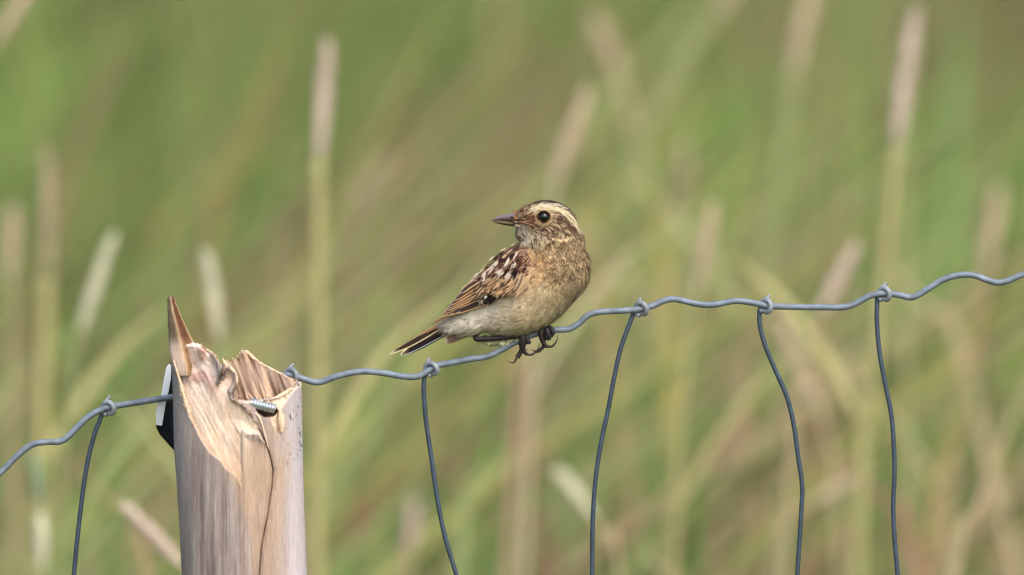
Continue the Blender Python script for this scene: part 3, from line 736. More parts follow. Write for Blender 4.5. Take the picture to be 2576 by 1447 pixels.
# plumage map; shade of the right underparts is painted in -------------------------------------------------------
CP = [ # X, Y, colour, scale(dark marks), length
 (1300, 538, (160, 122, 91), 0.5), (1318, 520, (169, 137, 105), 0.6), (1345, 506, (80, 60, 49), 0.3), (1385, 503, (67, 50, 44), 0.3), (1425, 518, (105, 86, 69), 0.6), (1452, 548, (145, 125, 101), 0.7),
 (1325, 552, (150, 112, 86), 0.4), (1340, 560, (132, 89, 66), 0.3), (1368, 580, (170, 143, 116), 0.5), (1400, 575, (166, 139, 110), 0.9), (1430, 580, (144, 118, 93), 0.9), (1400, 592, (171, 145, 114), 0.9),
 (1310, 578, (192, 177, 159), 0.15), (1325, 598, (203, 191, 175), 0.15), (1350, 590, (173, 155, 134), 0.5), (1350, 608, (185, 166, 135), 0.45), (1465, 590, (170, 149, 118), 1.0), (1475, 625, (157, 136, 100), 1),
 (1380, 620, (183, 158, 116), 0.65), (1420, 620, (151, 132, 97), 0.95), (1345, 630, (191, 158, 111), 0.65), (1370, 650, (204, 166, 118), 0.75), (1420, 655, (180, 156, 115), 1), (1460, 670, (170, 149, 112), 1),
 (1400, 690, (182, 158, 117), 0.95), (1440, 710, (167, 149, 114), 0.95), (1350, 690, (192, 160, 117), 0.5), (1320, 720, (193, 167, 134), 0.15), (1365, 730, (186, 168, 132), 0.55), (1400, 745, (167, 150, 113), 0.55),
 (1420, 775, (168, 158, 128), 0.2), (1370, 780, (204, 188, 151), 0.15), (1330, 790, (214, 194, 158), 0.1), (1300, 760, (216, 202, 175), 0.2), (1280, 800, (222, 209, 186), 0.05), (1240, 780, (227, 219, 204), 0.1),  # lower right belly darkened to carry shade and olive reflection
 (1200, 800, (223, 217, 202), 0.05), (1150, 815, (215, 210, 196), 0.05), (1110, 822, (173, 160, 137), 0.2), (1230, 830, (222, 213, 193), 0.05), (1330, 832, (206, 192, 156), 0.05), (1260, 835, (222, 211, 187), 0.05),
 (1300, 630, (118, 88, 70), 0.7), (1270, 650, (104, 76, 60), 0.8), (1230, 680, (102, 76, 60), 0.8), (1180, 730, (114, 88, 67), 0.7), (1140, 770, (105, 80, 65), 0.5), (1320, 650, (153, 120, 94), 0.6), (1250, 720, (144, 116, 89), 0.5)]
CPx = np.array([(c[0], c[1]) for c in CP], float); CPc = np.array([lin(c[2]) for c in CP]); CPs = np.array([c[3] for c in CP])
STK = [ # polyline, half width, colour, strength : markings of the head, and a painted shadow under the collar
 ([(1334, 530), (1352, 523), (1380, 521), (1408, 528), (1430, 542), (1448, 560), (1460, 578)], 7.2, (222, 208, 172), .95),
 ([(1352, 516), (1390, 513), (1418, 521)], 2.6, (236, 228, 208), .7),
 ([(1322, 514), (1340, 508), (1365, 504), (1400, 506), (1428, 518), (1450, 538), (1464, 560)], 5.2, (62, 44, 36), .85),
 ([(1385, 546), (1408, 552), (1428, 560), (1444, 574)], 5.0, (76, 50, 38), .95),
 ([(1350, 547), (1335, 552), (1318, 552)], 4.5, (118, 78, 56), .7),
 ([(1352, 534), (1368, 528), (1386, 534), (1390, 548), (1384, 562), (1368, 568), (1354, 562)], 1.8, (206, 180, 136), .5),
 ([(1345, 524), (1370, 522)], 2.0, (120, 96, 74), .2),
 ([(1372, 606), (1392, 600), (1415, 597), (1432, 592)], 2.6, (222, 196, 146), .9),
 ([(1376, 613), (1396, 611), (1412, 606)], 4.0, (96, 72, 44), .8),  # shadow below the collar fringe, painted into the plumage
 ([(1388, 572), (1410, 568), (1430, 580)], 2.4, (214, 178, 124), .5), ([(1395, 582), (1420, 590)], 2.4, (110, 78, 54), .5)]
def plume(X, Y):
    d2 = (X[:, None] - CPx[None, :, 0]) ** 2 + (Y[:, None] - CPx[None, :, 1]) ** 2
    wgt = 1 / (d2 + 30) ** 2; wgt /= wgt.sum(1, keepdims=True)
    c = wgt @ CPc; s_ = wgt @ CPs
    head = np.zeros(len(X))
    for pl, hw, cc, st_ in STK:
        d = dline(X, Y, pl); k = smooth(hw * 1.25, hw * .6, d) * st_
        c = c + (lin(cc) - c) * k[:, None]; s_ = s_ * (1 - k * .85); head = np.maximum(head, k)
    return c, s_
FL = np.array([(1300, 545, 1, -.75), (1340, 512, 1, -.3), (1400, 508, 1, .35), (1450, 560, .5, 1), (1400, 570, 1, .35), (1345, 565, 1, .3), (1310, 590, .5, 1), (1340, 610, .3, 1), (1478, 620, .15, 1), (1474, 700, -.3, 1),
 (1400, 640, -.1, 1), (1340, 640, -.5, 1), (1425, 770, -.8, .7), (1370, 790, -.9, .5), (1300, 800, -1, .25), (1240, 785, -1, .25), (1180, 805, -1, .3), (1110, 825, -1, .4), (1260, 660, -.75, .75), (1200, 720, -.75, .7),
 (1140, 780, -.75, .6), (1380, 710, -.55, .9), (1320, 720, -.7, .7), (1410, 600, .6, .6), (1440, 640, 0, 1)], float)
def flow(X, Y):
    d2 = (X[:, None] - FL[None, :, 0]) ** 2 + (Y[:, None] - FL[None, :, 1]) ** 2
    wgt = 1 / (d2 + 60) ** 1.6; wgt /= wgt.sum(1, keepdims=True)
    return norm(np.concatenate([wgt @ FL[:, 2:], np.zeros((len(X), 1))], 1))
bc, _ = plume(BV[:, 0], BV[:, 1])
bc = bc * (1 - .55 * smooth(.3, .9, _)[:, None]); mb = MB(); mb.add(BV, BF, bc * .85); mb.build("body", M_feather, bird, BO, world=PD)

EYE = np.array([1368.0, 546.6])
def frontz(X, Y, near=True):
    """depth of the body's surface towards (or away from) the camera"""
    X = np.atleast_1d(np.asarray(X, float)); Y = np.atleast_1d(np.asarray(Y, float))
    sg = -1.0 if near else 1.0
    z = np.full(X.shape, sg * 130.0)
    for _ in range(60):
        d = sdf(np.stack([X, Y, z], -1)); z = np.where(np.abs(z) < 160, z - sg * np.maximum(d, 0) * .8, z)
        z = np.where(z * sg < -20, -20 * sg, z)
    return z

def tufts(name, pts, nrmv, parent, L, Wd, nb=9, lift=.16, marks=None, cfun=None, w=2.0, jit=.14, yvar=.12, mat=None, flowv=None, origin=BO, streak=0.0, scale_=0.0):
    n = len(pts)
    fd = flow(pts[:, 0], pts[:, 1]) if flowv is None else flowv
    fd = norm(fd + rng.normal(0, jit, (n, 3)))
    d = norm(fd - nrmv * (fd * nrmv).sum(-1, keepdims=True)); b = np.cross(nrmv, d)
    c0, sc = plume(pts[:, 0], pts[:, 1]) if cfun is None else cfun(pts)
    if marks is not None: sc = sc * marks
    L = np.broadcast_to(L, (n,)) * rng.uniform(.8, 1.2, n); Wd = np.broadcast_to(Wd, (n,)) * rng.uniform(.85, 1.15, n)
    t = np.array([0, .38, .72, 1.0]); s_ = np.linspace(-1, 1, nb)
    s_ = s_[None, :, None] + rng.normal(0, .08, (n, nb, 1)); T = t[None, None, :] * np.ones((n, nb, 1))
    along = T * (1 - .32 * s_ ** 2) * (1 + rng.normal(0, .07, (n, nb, 1)))
    across = s_ * np.sin(np.clip(T * 1.5 + .15, 0, 1.62)) * .5
    hgt = lift * T - .22 * s_ ** 2 * T * (Wd / L)[:, None, None] + rng.normal(0, .015, (n, nb, 1)) * T
    p = pts[:, None, None] + d[:, None, None] * (along * L[:, None, None])[..., None] + b[:, None, None] * (across * Wd[:, None, None])[..., None] + nrmv[:, None, None] * ((hgt * L[:, None, None]) + .6)[..., None]
    ww = w * np.array([.8, 1.0, .8, .12])
    side = b[:, None, None] * ww[None, None, :, None] * .5 + 0 * p
    V = np.stack([p - side, p + side], 3)      # n, nb, 4, 2, 3
    idx = np.arange(n * nb * 8).reshape(n, nb, 4, 2)
    F = np.stack([idx[:, :, :-1, 0], idx[:, :, :-1, 1], idx[:, :, 1:, 1], idx[:, :, 1:, 0]], -1).reshape(-1, 4)
    tone = 1 + rng.normal(0, yvar, (n, 1, 1, 1)) - (.08 if streak else 0)
    C = c0[:, None, None] * tone * (1 + rng.normal(0, .09, (n, nb, 1, 1))) * np.ones((1, 1, 4, 1))
    dark = lin((66, 44, 34))
    if streak:
        k_ = (rng.random(n) < streak * np.clip(sc, 0, 1)); lt = (rng.random(n) < .45) & ~k_
        C = np.where(k_[:, None, None, None], C * .12 + dark * .8, C); C = np.where((lt & (sc > .2))[:, None, None, None], C + (lin((220, 200, 162)) - C) * .5, C)
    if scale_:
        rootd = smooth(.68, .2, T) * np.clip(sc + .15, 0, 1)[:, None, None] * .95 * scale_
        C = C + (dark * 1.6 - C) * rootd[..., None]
    mk = np.exp(-((T - .62) / .2) ** 2) * (np.abs(s_) < .62) * sc[:, None, None] * (rng.random((n, 1, 1)) < .78)
    C = C + (dark - C) * np.clip(mk, 0, .9)[..., None]
    tipb = smooth(.8, 1, T) * sc[:, None, None] * .45
    C = C + (lin((232, 212, 172)) - C) * tipb[..., None]
    C = np.repeat(C[:, :, :, None], 2, 3)
    m = MB(); m.add(V.reshape(-1, 3), F, C.reshape(-1, 3))
    return m.build(name, mat or M_feather, parent, origin, world=PD, smooth_=True)

def sample_body(n):
    a, b, c = BV[BF[:, 0]], BV[BF[:, 1]], BV[BF[:, 2]]
    ar = np.linalg.norm(np.cross(b - a, c - a), axis=1); i = rng.choice(len(BF), n, p=ar / ar.sum())
    uv = rng.random((n, 2)); q = BV[BF[i]]
    p = (q[:, 0] * (1 - uv[:, :1]) * (1 - uv[:, 1:]) + q[:, 1] * uv[:, :1] * (1 - uv[:, 1:]) + q[:, 2] * uv[:, :1] * uv[:, 1:] + q[:, 3] * (1 - uv[:, :1]) * uv[:, 1:])
    return p, grad(p)
def thin(p, r_):
    cells = {}; out = []
    for i, q in enumerate(p):
        k = (int(q[0] // r_), int(q[1] // r_), int(q[2] // r_)); ok = True
        for a in (-1, 0, 1):
            for b in (-1, 0, 1):
                for c in (-1, 0, 1):
                    for o in cells.get((k[0] + a, k[1] + b, k[2] + c), ()):
                        if (o[0] - q[0]) ** 2 + (o[1] - q[1]) ** 2 + (o[2] - q[2]) ** 2 < r_ * r_: ok = False; break
                    if not ok: break
                if not ok: break
            if not ok: break
        if ok: cells.setdefault(k, []).append(q); out.append(i)
    return np.array(out)
pts, nn = sample_body(15500)
hd = (pts[:, 1] < 612 - .15 * (pts[:, 0] - 1300))
wingzone = (sdpoly(pts[:, 0], pts[:, 1], [(1300, 612), (1330, 640), (1325, 700), (1290, 742), (1240, 745), (1170, 786), (1085, 818), (1070, 800), (1200, 660)]) < -3)
eyeclear = np.hypot(pts[:, 0] - EYE[0], pts[:, 1] - EYE[1]) < 17.5
billclear = (pts[:, 0] < 1296) & (pts[:, 1] < 572)
keep = ~eyeclear & ~billclear
# order by flow so that rows overlap like tiles is left to lift + random
hp = keep & hd
extra = sample_body(26000); ex = extra[0]; sel = (ex[:, 1] < 618) & ~(np.hypot(ex[:, 0] - EYE[0], ex[:, 1] - EYE[1]) < 17.5) & ~((ex[:, 0] < 1296) & (ex[:, 1] < 572))
HP, HN = np.vstack([pts[hp], ex[sel]]), np.vstack([nn[hp], extra[1][sel]])
i_ = thin(HP, 2.6); tufts("head_plumage", HP[i_], HN[i_], bird, 13, 3.2, nb=5, lift=.13, w=1.3, jit=.07, yvar=.16, streak=.75)
bp_ = keep & ~hd & ~wingzone
belly = bp_ & (pts[:, 1] > 735 - .25 * (pts[:, 0] - 1300))
chest = bp_ & ~belly
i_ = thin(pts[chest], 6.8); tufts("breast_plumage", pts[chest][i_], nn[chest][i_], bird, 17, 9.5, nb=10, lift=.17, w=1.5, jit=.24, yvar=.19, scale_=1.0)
i_ = thin(pts[belly], 5.5); tufts("belly_plumage", pts[belly][i_], nn[belly][i_], bird, 27, 9, nb=9, lift=.15, w=1.3, jit=.24, yvar=.10)
bk = keep & wingzone
tufts("back_plumage", pts[bk], nn[bk], bird, 14, 9, nb=8, lift=.10, w=1.9, yvar=.14)

wq, wn = sample_body(700)
wk = ((wq[:, 1] > 640) | (wq[:, 0] > 1440)) & (wq[:, 0] > 1110)
wq, wn = wq[wk], wn[wk]
tufts("loose_wisps", wq, wn, bird, 24, 5, nb=3, lift=.34, w=.8, jit=.35, yvar=.12)
# loose fluff along the lower flank, below the leg, and the vent
def fluff(name, poly, n, L, Wd, colr, dz, nb=9, fl=(-1, .3, 0), w=1.5):
    poly = np.array(poly, float); lo, hi = poly.min(0), poly.max(0)
    q = rng.uniform(lo, hi, (n * 4, 2)); q = q[sdpoly(q[:, 0], q[:, 1], poly) < 0][:n]
    p = np.column_stack([q, dz[0] + rng.random(len(q)) * (dz[1] - dz[0])])
    nv = norm(np.column_stack([rng.normal(0, .15, len(q)), rng.normal(.25, .1, len(q)), -np.ones(len(q))]))
    cf = lambda p_: (np.broadcast_to(lin(colr), (len(p_), 3)), np.zeros(len(p_)))
    return tufts(name, p, nv, bird, L, Wd, nb=nb, cfun=cf, w=w, yvar=.06, flowv=np.broadcast_to(np.array(fl, float), (len(q), 3)), jit=.22)
fluff("vent_fluff", [(1206, 842), (1330, 838), (1316, 852), (1296, 861), (1250, 863), (1218, 856)], 260, 15, 11, (196, 200, 160), (-12, 30), fl=(-.7, .55, 0))

# ---- blade feathers laid over the body
def vane(m, root, tip, width, layer, centre, edge, tipc=None, bow=0.0, n=14, tilt=3.0, edgew=.7, shaft=None, zf=None, tippow=.7, dx=0, wfun=None):
    root = np.array(root, float); tip = np.array(tip, float); d = tip - root; Ln = np.hypot(*d); t2 = d / Ln; pr = np.array([-t2[1], t2[0]])
    t = np.linspace(0, 1, n); s_ = np.array([-1, -.72, -.4, -.12, 0, .12, .4, .72, 1.0])
    prof = np.minimum(1, (t * 4 + .35)) * (1 - np.clip((t - .55) / .45, 0, 1) ** 2.4) ** tippow
    prof = np.maximum(prof, .03)
    cx = root[0] + d[0] * t + pr[0] * bow * np.sin(t * math.pi); cy = root[1] + d[1] * t + pr[1] * bow * np.sin(t * math.pi)
    X_ = cx[:, None] + pr[0] * s_[None] * prof[:, None] * width / 2; Y_ = cy[:, None] + pr[1] * s_[None] * prof[:, None] * width / 2
    if zf is None:
        Z_ = frontz(X_.ravel(), Y_.ravel()).reshape(X_.shape)
        Zc = frontz(cx, cy)[:, None]
        Z_ = .55 * Z_ + .45 * Zc
    else: Z_ = zf(X_, Y_)
    Z_ = Z_ - layer - tilt * t[:, None] + 1.2 * (s_[None] ** 2) * (width / 14)
    c = np.asarray(lin(centre)); e = np.asarray(lin(edge)); tc = e if tipc is None else lin(tipc)
    k = smooth(edgew - .12, edgew + .12, np.abs(s_))[None, :, None]
    C = c * (1 - k) + e * k * np.ones((n, 1, 1))
    kt = smooth(.86, .96, t)[:, None, None] * .8
    C = C * (1 - kt) + tc * kt
    if shaft is not None:
        ks = (np.abs(s_) < .13)[None, :, None] * .9; C = C * (1 - ks) + lin(shaft) * ks
    C = C * (1 + .06 * rng.normal(0, 1, (n, 9, 1)))
    m.grid(np.stack([X_, Y_, Z_], -1)[:, ::-1], C[:, ::-1])

wing = bpy.data.objects.new("wing", None)
def child_mesh(m, name, parent, mat=M_vane):
    return m.build(name, mat, parent, BO, world=PD)
# primaries: blackish, fine buff edges
m = MB()
pr_root = [(1262, 742), (1258, 745), (1254, 749), (1250, 752), (1246, 755), (1242, 758), (1238, 761)]
pr_tip = [(1080, 817), (1086, 812), (1095, 806), (1104, 800), (1114, 797), (1128, 794), (1146, 790)]
wz = lambda X_, Y_: np.interp(X_, [1070, 1110, 1150, 1200, 1260], [-24, -44, -56, -62, -70]) + 0 * Y_
for i, (a, b) in enumerate(zip(pr_root, pr_tip)):
    vane(m, a, b, 13, 2 + i * 1.0, (50, 36, 32), (40, 30, 28), (196, 170, 130), zf=wz, bow=3, edgew=.9, tippow=.9, n=20)
    # pale outer edge line
    aa, bb = np.array(a, float), np.array(b, float); t = np.linspace(.12, .98, 24)
    dd = (bb - aa) / np.hypot(*(bb - aa)); pp = np.array([-dd[1], dd[0]]);
    pth = aa + (bb - aa) * t[:, None] + pp * (3 * np.sin(t * math.pi) - 5.0 * (1 - np.clip((t - .55) / .45, 0, 1) ** 2.4) ** .9)[:, None]
    z_ = wz(pth[:, 0], pth[:, 1]) - (3.5 + i) - 3 * t
    m.tube(np.column_stack([pth, z_]), .75, 5, lin((176, 146, 106)))
wing_o = child_mesh(m, "wing", bird)
wing_o.name = "wing"
WPAR = wing_o
# (children of the wing are sub-parts)
def sub(m, name, mat=M_vane):
    return m.build(name, mat, WPAR, BO, world=PD)
# tertials and secondaries, buff edges
m = MB()
te_root = [(1232, 738), (1226, 732), (1220, 726), (1214, 720), (1208, 714), (1202, 706)]
te_tip = [(1112, 791), (1120, 783), (1124, 777), (1130, 769), (1141, 757), (1158, 738)]
for i, (a, b) in enumerate(zip(te_root, te_tip)):
    wz2 = lambda X_, Y_: np.interp(X_, [1100, 1130, 1180, 1240], [-38, -48, -58, -66]) + 0 * Y_ + 26 * smooth(14, 0, (Y_ - np.interp(X_, [1077, 1105, 1130, 1163, 1205, 1246], [818, 790, 763, 727, 687, 642])))
    vane(m, a, b, 15, 9 + i * 1.6, (96, 68, 52) if i < 5 else (74, 54, 44), (194, 156, 116) if i % 2 else (176, 140, 104), (214, 190, 152), zf=wz2, bow=2.0, edgew=.62, shaft=(58, 38, 30), n=18, tilt=4)
sub(m, "tertials")
# alula and primary coverts
m = MB()
for a, b, w_, c, e in [((1262, 740), (1216, 762), 15, (36, 27, 28), (60, 44, 38)), ((1254, 738), (1212, 754), 12, (34, 26, 28), (120, 92, 66)), ((1236, 740), (1214, 750), 11, (30, 24, 26), (40, 30, 30))]:
    vane(m, a, b, w_, 16, c, e, zf=lambda X_, Y_: -68 + 0 * X_, n=10)
m.tube(np.array([(1225, 745, -96), (1221, 748, -97), (1218, 752, -96)], float), [2, 4.0, 1.4], 8, lin((232, 230, 214)))
m.tube(np.array([(1214, 756, -88), (1211, 762, -88), (1217, 767, -86)], float), [1.5, 1.9, 1.0], 8, lin((180, 156, 140)))
sub(m, "alula")
# greater coverts
m = MB()
ng = 12
for i in range(ng):
    f = i / (ng - 1)
    a = np.array([1236, 678]) * (1 - f) + np.array([1316, 690]) * f + np.array([0, -3])
    b = spline([(1182, 722), (1200, 736), (1228, 741), (1258, 743), (1287, 745)], ng)[i]
    vane(m, a, b + rng.normal(0, 1, 2), 15, 14 + i * 1.1, (156, 132, 102) if i % 2 else (142, 118, 90), (180, 150, 116), (206, 158, 118), bow=-4 + rng.normal(0, 1.5), edgew=.72, shaft=(58, 42, 34), n=16, tilt=6)
sub(m, "greater_coverts")
# scapulars and median coverts, brown with pale tips and dark centres
m = MB()
rowsF = []
for j in range(7):
    g_ = j / 6
    A0 = np.array([1304, 622]) * (1 - g_) + np.array([1196, 700]) * g_
    for i in range(5):
        h_ = i / 4
        off = np.array([22, 40]) * h_ * (1 - .35 * g_)
        rowsF.append((A0 + off + rng.normal(0, 2, 2), h_, g_))
rowsF.sort(key=lambda q: q[0][0] - q[0][1] * .4)
dirv = norm(np.array([-.74, .67]))
for a, h_, g_ in rowsF:
    vane(m, a + 4, a + dirv * rng.uniform(17, 22), 12, 15 + rng.random() * 3, (98, 66, 50), (136, 98, 74) if rng.random() < .6 else (178, 146, 116), (150, 112, 84), n=9, tilt=5, shaft=(66, 44, 36))
sub(m, "scapulars")
m = MB()
def spot(x, y, ln_, w_, colr, ang_=None, layer=26, n=9, nbb=8):
    d_ = dirv if ang_ is None else np.array([math.cos(math.radians(ang_)), math.sin(math.radians(ang_))])
    z = frontz(x, y)[0] - layer
    p = np.array([[x - d_[0] * ln_ / 2, y - d_[1] * ln_ / 2, z]])
    return p, d_
def brush(lst, name, layer):
    P_, D_, L_, W_, C_ = [], [], [], [], []
    for (x, y, ln_, w_, colr, an_) in lst:
        nq = max(3, int(w_ * .9))
        for q in range(nq):
            p, d_ = spot(x + rng.normal(0, w_ * .26), y + rng.normal(0, w_ * .26), ln_, w_, colr, an_, layer + q * .5)
            P_.append(p[0]); D_.append((d_[0], d_[1], 0)); L_.append(ln_ * rng.uniform(.75, 1.35)); W_.append(min(w_, 5) * rng.uniform(.45, .9)); C_.append(lin(colr) * rng.uniform(.8, 1.05))
    P_ = np.array(P_); C_ = np.array(C_)
    nv = norm(grad(P_ + np.array([0, 0, layer])) * .5 + np.array([0, 0, -.7]))
    return tufts(name, P_, nv, WPAR, np.array(L_) * 1.15, np.array(W_) * .85, nb=6, cfun=lambda p_: (C_, np.zeros(len(C_))), w=1.2, flowv=np.array(D_), jit=.12, yvar=.05, lift=.05)
WHT = (204, 190, 176); DRK = (50, 35, 32)
brush([(1287, 645, 14, 8, DRK, 125), (1261, 655, 14, 8, DRK, 130), (1275, 684, 13, 8, DRK, 125), (1190, 712, 14, 6, DRK, 150), (1208, 699, 15, 6, DRK, 140), (1272, 658, 9, 5, DRK, 125), (1319, 678, 9, 6, DRK, 110), (1240, 690, 10, 5, (90, 62, 54), 130),
       (1250, 650, 12, 5, DRK, 135), (1225, 674, 12, 5, (70, 48, 40), 135), (1300, 625, 14, 5, (70, 48, 40), 140), (1262, 638, 16, 5, (66, 44, 38), 140), (1310, 652, 14, 6, (90, 60, 46), 120)], "dark_spots", 25)
brush([(1299, 642, 13, 5.5, WHT, 122), (1276, 661, 22, 6.5, WHT, 118), (1294, 667, 12, 9, WHT, 110), (1247, 663, 17, 6.5, WHT, 130), (1234, 677, 15, 6, WHT, 130), (1258, 687, 14, 11, WHT, 140), (1276, 695, 14, 10, WHT, 130), (1219, 692, 14, 6, WHT, 110),
       (1216, 705, 12, 6, WHT, 120), (1199, 694, 18, 4.5, WHT, 130), (1187, 705, 14, 6, WHT, 125), (1179, 718, 10, 7, WHT, 110), (1269, 645, 13, 4, (200, 172, 130), 130), (1211, 682, 11, 3.2, (214, 196, 160), 130), (1238, 650, 14, 2.6, (220, 204, 176), 132),
       (1222, 668, 12, 2.2, (210, 180, 130), 132), (1290, 618, 14, 2.4, (222, 204, 170), 145), (1268, 628, 13, 2.4, (222, 204, 170), 140), (1282, 632, 13, 3, (190, 158, 130), 138), (1304, 634, 12, 3, (196, 168, 140), 150)], "pale_spots", 28)
brush([(1296, 686, 13, 11, (34, 26, 30), 100)], "dark_spots", 31)
def soft_rows(name, poly, n, L_, W_, cols, layer, ang, jit=.1, w=1.2):
    poly = np.array(poly, float); q = rng.uniform(poly.min(0), poly.max(0), (n * 6, 2)); q = q[sdpoly(q[:, 0], q[:, 1], poly) < 0][:n]
    cc = np.array([lin(c) for c in cols])[rng.integers(0, len(cols), len(q))]
    p = np.column_stack([q, frontz(q[:, 0], q[:, 1]) - layer - rng.random(len(q)) * 2])
    nv = norm(grad(p + np.array([0, 0, layer])) * .6 + np.array([0, 0, -.6]))
    a_ = math.radians(ang); fl = np.broadcast_to(np.array([math.cos(a_), math.sin(a_), 0.0]), (len(q), 3))
    return tufts(name, p, nv, WPAR, L_, W_, nb=5, cfun=lambda p_: (cc, np.zeros(len(cc))), w=w, flowv=fl, jit=jit, yvar=.10, lift=.03)
soft_rows("mantle_fringe", [(1300, 614), (1335, 640), (1330, 690), (1290, 700), (1240, 690), (1200, 712), (1180, 718), (1205, 685), (1250, 640)], 230, 15, 2.6, [(98, 68, 54), (120, 86, 68), (76, 52, 44), (150, 116, 92), (172, 140, 112), (88, 62, 52)], 24, 132, .12)
soft_rows("covert_fringe", [(1190, 712), (1240, 700), (1300, 700), (1300, 738), (1240, 738), (1200, 730)], 170, 17, 2.2, [(164, 138, 106), (150, 122, 92), (118, 92, 72), (188, 160, 124), (74, 54, 44), (196, 156, 116)], 33, 140, .10)
soft_rows("flight_fringe", [(1135, 762), (1182, 722), (1230, 736), (1190, 748), (1150, 770)], 50, 26, 1.8, [(176, 140, 106), (96, 70, 56), (60, 44, 38), (198, 164, 122), (150, 116, 88)], 18, 142, .05, 1.0)
# buff shoulder tuft falling over the wing
k_ = 60
f_ = rng.random(k_)
sx_ = np.interp(f_, [0, .5, 1], [1346, 1326, 1304]) + rng.normal(0, 5, k_); sy_ = np.interp(f_, [0, .5, 1], [672, 700, 722]) + rng.normal(0, 5, k_)
zz_ = frontz(sx_, sy_) - 20 - rng.random(k_) * 6
fl_ = np.column_stack([np.interp(f_, [0, 1], [-.75, -.6]), np.interp(f_, [0, 1], [.5, .85]), np.zeros(k_)])
tufts("shoulder_tuft", np.column_stack([sx_, sy_, zz_]), norm(np.column_stack([np.full(k_, .1), np.full(k_, .25), -np.ones(k_)])), bird, 26, 9, nb=9, w=1.3, jit=.10, lift=.06, yvar=.10,
      cfun=lambda p_: (np.broadcast_to(lin((206, 174, 138)), (len(p_), 3)), np.zeros(len(p_))), flowv=fl_)
# far wing: only its tip shows under the tail coverts; the rest lies along the other flank
m = MB()
for i in range(4):
    vane(m, (1176 + i * 3, 834 - i), (1118 + i * 4, 861 - i * 3), 23 - i * 2, -i, (104, 84, 74), (118, 96, 84), (206, 194, 176), zf=lambda X_, Y_: -14 + 0 * X_, edgew=.86, n=12, tippow=.55)
fz = lambda X_, Y_: np.interp(X_, [1090, 1130, 1180, 1260, 1320], [30, 50, 66, 84, 88]) + 0 * Y_
for i in range(6):
    vane(m, (1290 - i * 6, 700 + i * 8), (1110 + i * 8, 790 - i * 3), 24, -4 - i, (70, 52, 42), (160, 130, 96), zf=fz, n=14, tilt=-3)
for i in range(14):
    a = np.array([1300 - (i % 7) * 14, 650 + (i % 7) * 8 + (i // 7) * 26.])
    vane(m, a, a + (-46, 34), 22, -14 - i % 3, (104, 72, 54), (176, 142, 108), zf=fz, n=10, tilt=-4)
child_mesh(m, "wing", bird)
# tail
m = MB()
tz = lambda X_, Y_: np.interp(X_, [970, 1110, 1160], [6, 0, 4]) + 0 * Y_
def tv(a, b, w_, c, e, ly, tp=.8, bow=0, ew=.8, tc=None):
    vane(m, a, b, w_, ly, c, e, tc, zf=tz, n=18, tilt=0, edgew=ew, tippow=tp, bow=bow)
tv((1150, 818), (1010, 893), 24, (30, 24, 24), (26, 22, 22), 0, bow=1, tc=(150, 118, 88))
tv((1150, 812), (1012, 890), 20, (26, 20, 20), (30, 24, 24), -3, tc=(60, 44, 36))
tv((1150, 808), (990, 887), 14, (70, 50, 42), (96, 70, 54), 2, tp=1.1)
tv((1148, 803), (978, 891), 14, (52, 38, 34), (104, 78, 62), 4, tp=1.2, bow=1, tc=(220, 206, 170))
tv((1140, 800), (1040, 850), 8, (150, 114, 88), (160, 124, 96), 7, tp=1.2)
for pts_, r_, c_ in [([(1110, 826), (1075, 848), (1030, 873), (978, 893)], 1.3, (222, 208, 166)), ([(1128, 838), (1080, 864), (1040, 884), (1018, 893), (1009, 894)], .9, (170, 186, 190)), ([(1024, 878), (1014, 885), (1008, 894)], 1.6, (226, 208, 170)),
                     ([(1090, 822), (1050, 846), (1000, 876)], .8, (190, 170, 120))]:
    q = spline(pts_, 20); m.tube(np.column_stack([q, tz(q[:, 0], 0) - 8]), r_, 6, lin(c_))
child_mesh(m, "tail", bird)

# ---- eye
def ball(c, r, colr, name, mat, parent, nu=28, nv=16, sc_=(1, 1, 1)):
    th = np.linspace(0.001, math.pi - .001, nv); ph = np.linspace(0, 2 * math.pi, nu, endpoint=False)
    TH, PH = np.meshgrid(th, ph, indexing='ij')
    G = np.stack([np.sin(TH) * np.cos(PH) * sc_[0], np.cos(TH) * sc_[1], np.sin(TH) * np.sin(PH) * sc_[2]], -1) * r + np.asarray(c, float)
    m = MB(); m.grid(G, lin(colr), wrap=True)
    return m.build(name, mat, parent, BO, world=PD)
ez = float(frontz(EYE[0], EYE[1])[0]); ezb = float(frontz(EYE[0], EYE[1], near=False)[0])
e1 = ball((EYE[0], EYE[1], ez + 3.6), 14.3, (8, 8, 10), "eye", M_eye, bird)
ball((EYE[0], EYE[1], ezb - 4.5), 15.6, (8, 8, 10), "eye", M_eye, bird)
m = MB()
a = np.linspace(0, 2 * math.pi, 49)
lidp = np.column_stack([EYE[0] + 16.6 * np.cos(a), EYE[1] + 16.0 * np.sin(a), ez - 3.2 + 2.5 * np.abs(np.cos(a))])
m.tube(lidp, 2.0, 8, lin((70, 44, 34)), cap=False)
for q in np.linspace(-.7, 3.6, 32):      # pale bead-like feathers round the lower and rear lid
    for rr_, sz in ((18.2, 1.25), (21.4, .95)):
        x, y = EYE[0] + rr_ * math.cos(q + rr_ * .02), EYE[1] + rr_ * .96 * math.sin(q + rr_ * .02)
        z = float(frontz(x, y)[0]) - 3.0
        m.tube(np.array([(x - 1, y, z), (x, y, z - 1), (x + 1.2, y + .4, z)]), [sz * .6, sz, sz * .5], 6, lin((226, 196, 150)) if (int(q * 10) % 3) else lin((200, 170, 130)))
a = np.linspace(math.radians(195), math.radians(335), 30)
up_ = np.column_stack([EYE[0] + 18.5 * np.cos(a), EYE[1] + 18.0 * np.sin(a), ez - 2.6 + 1.5 * np.abs(np.cos(a))])
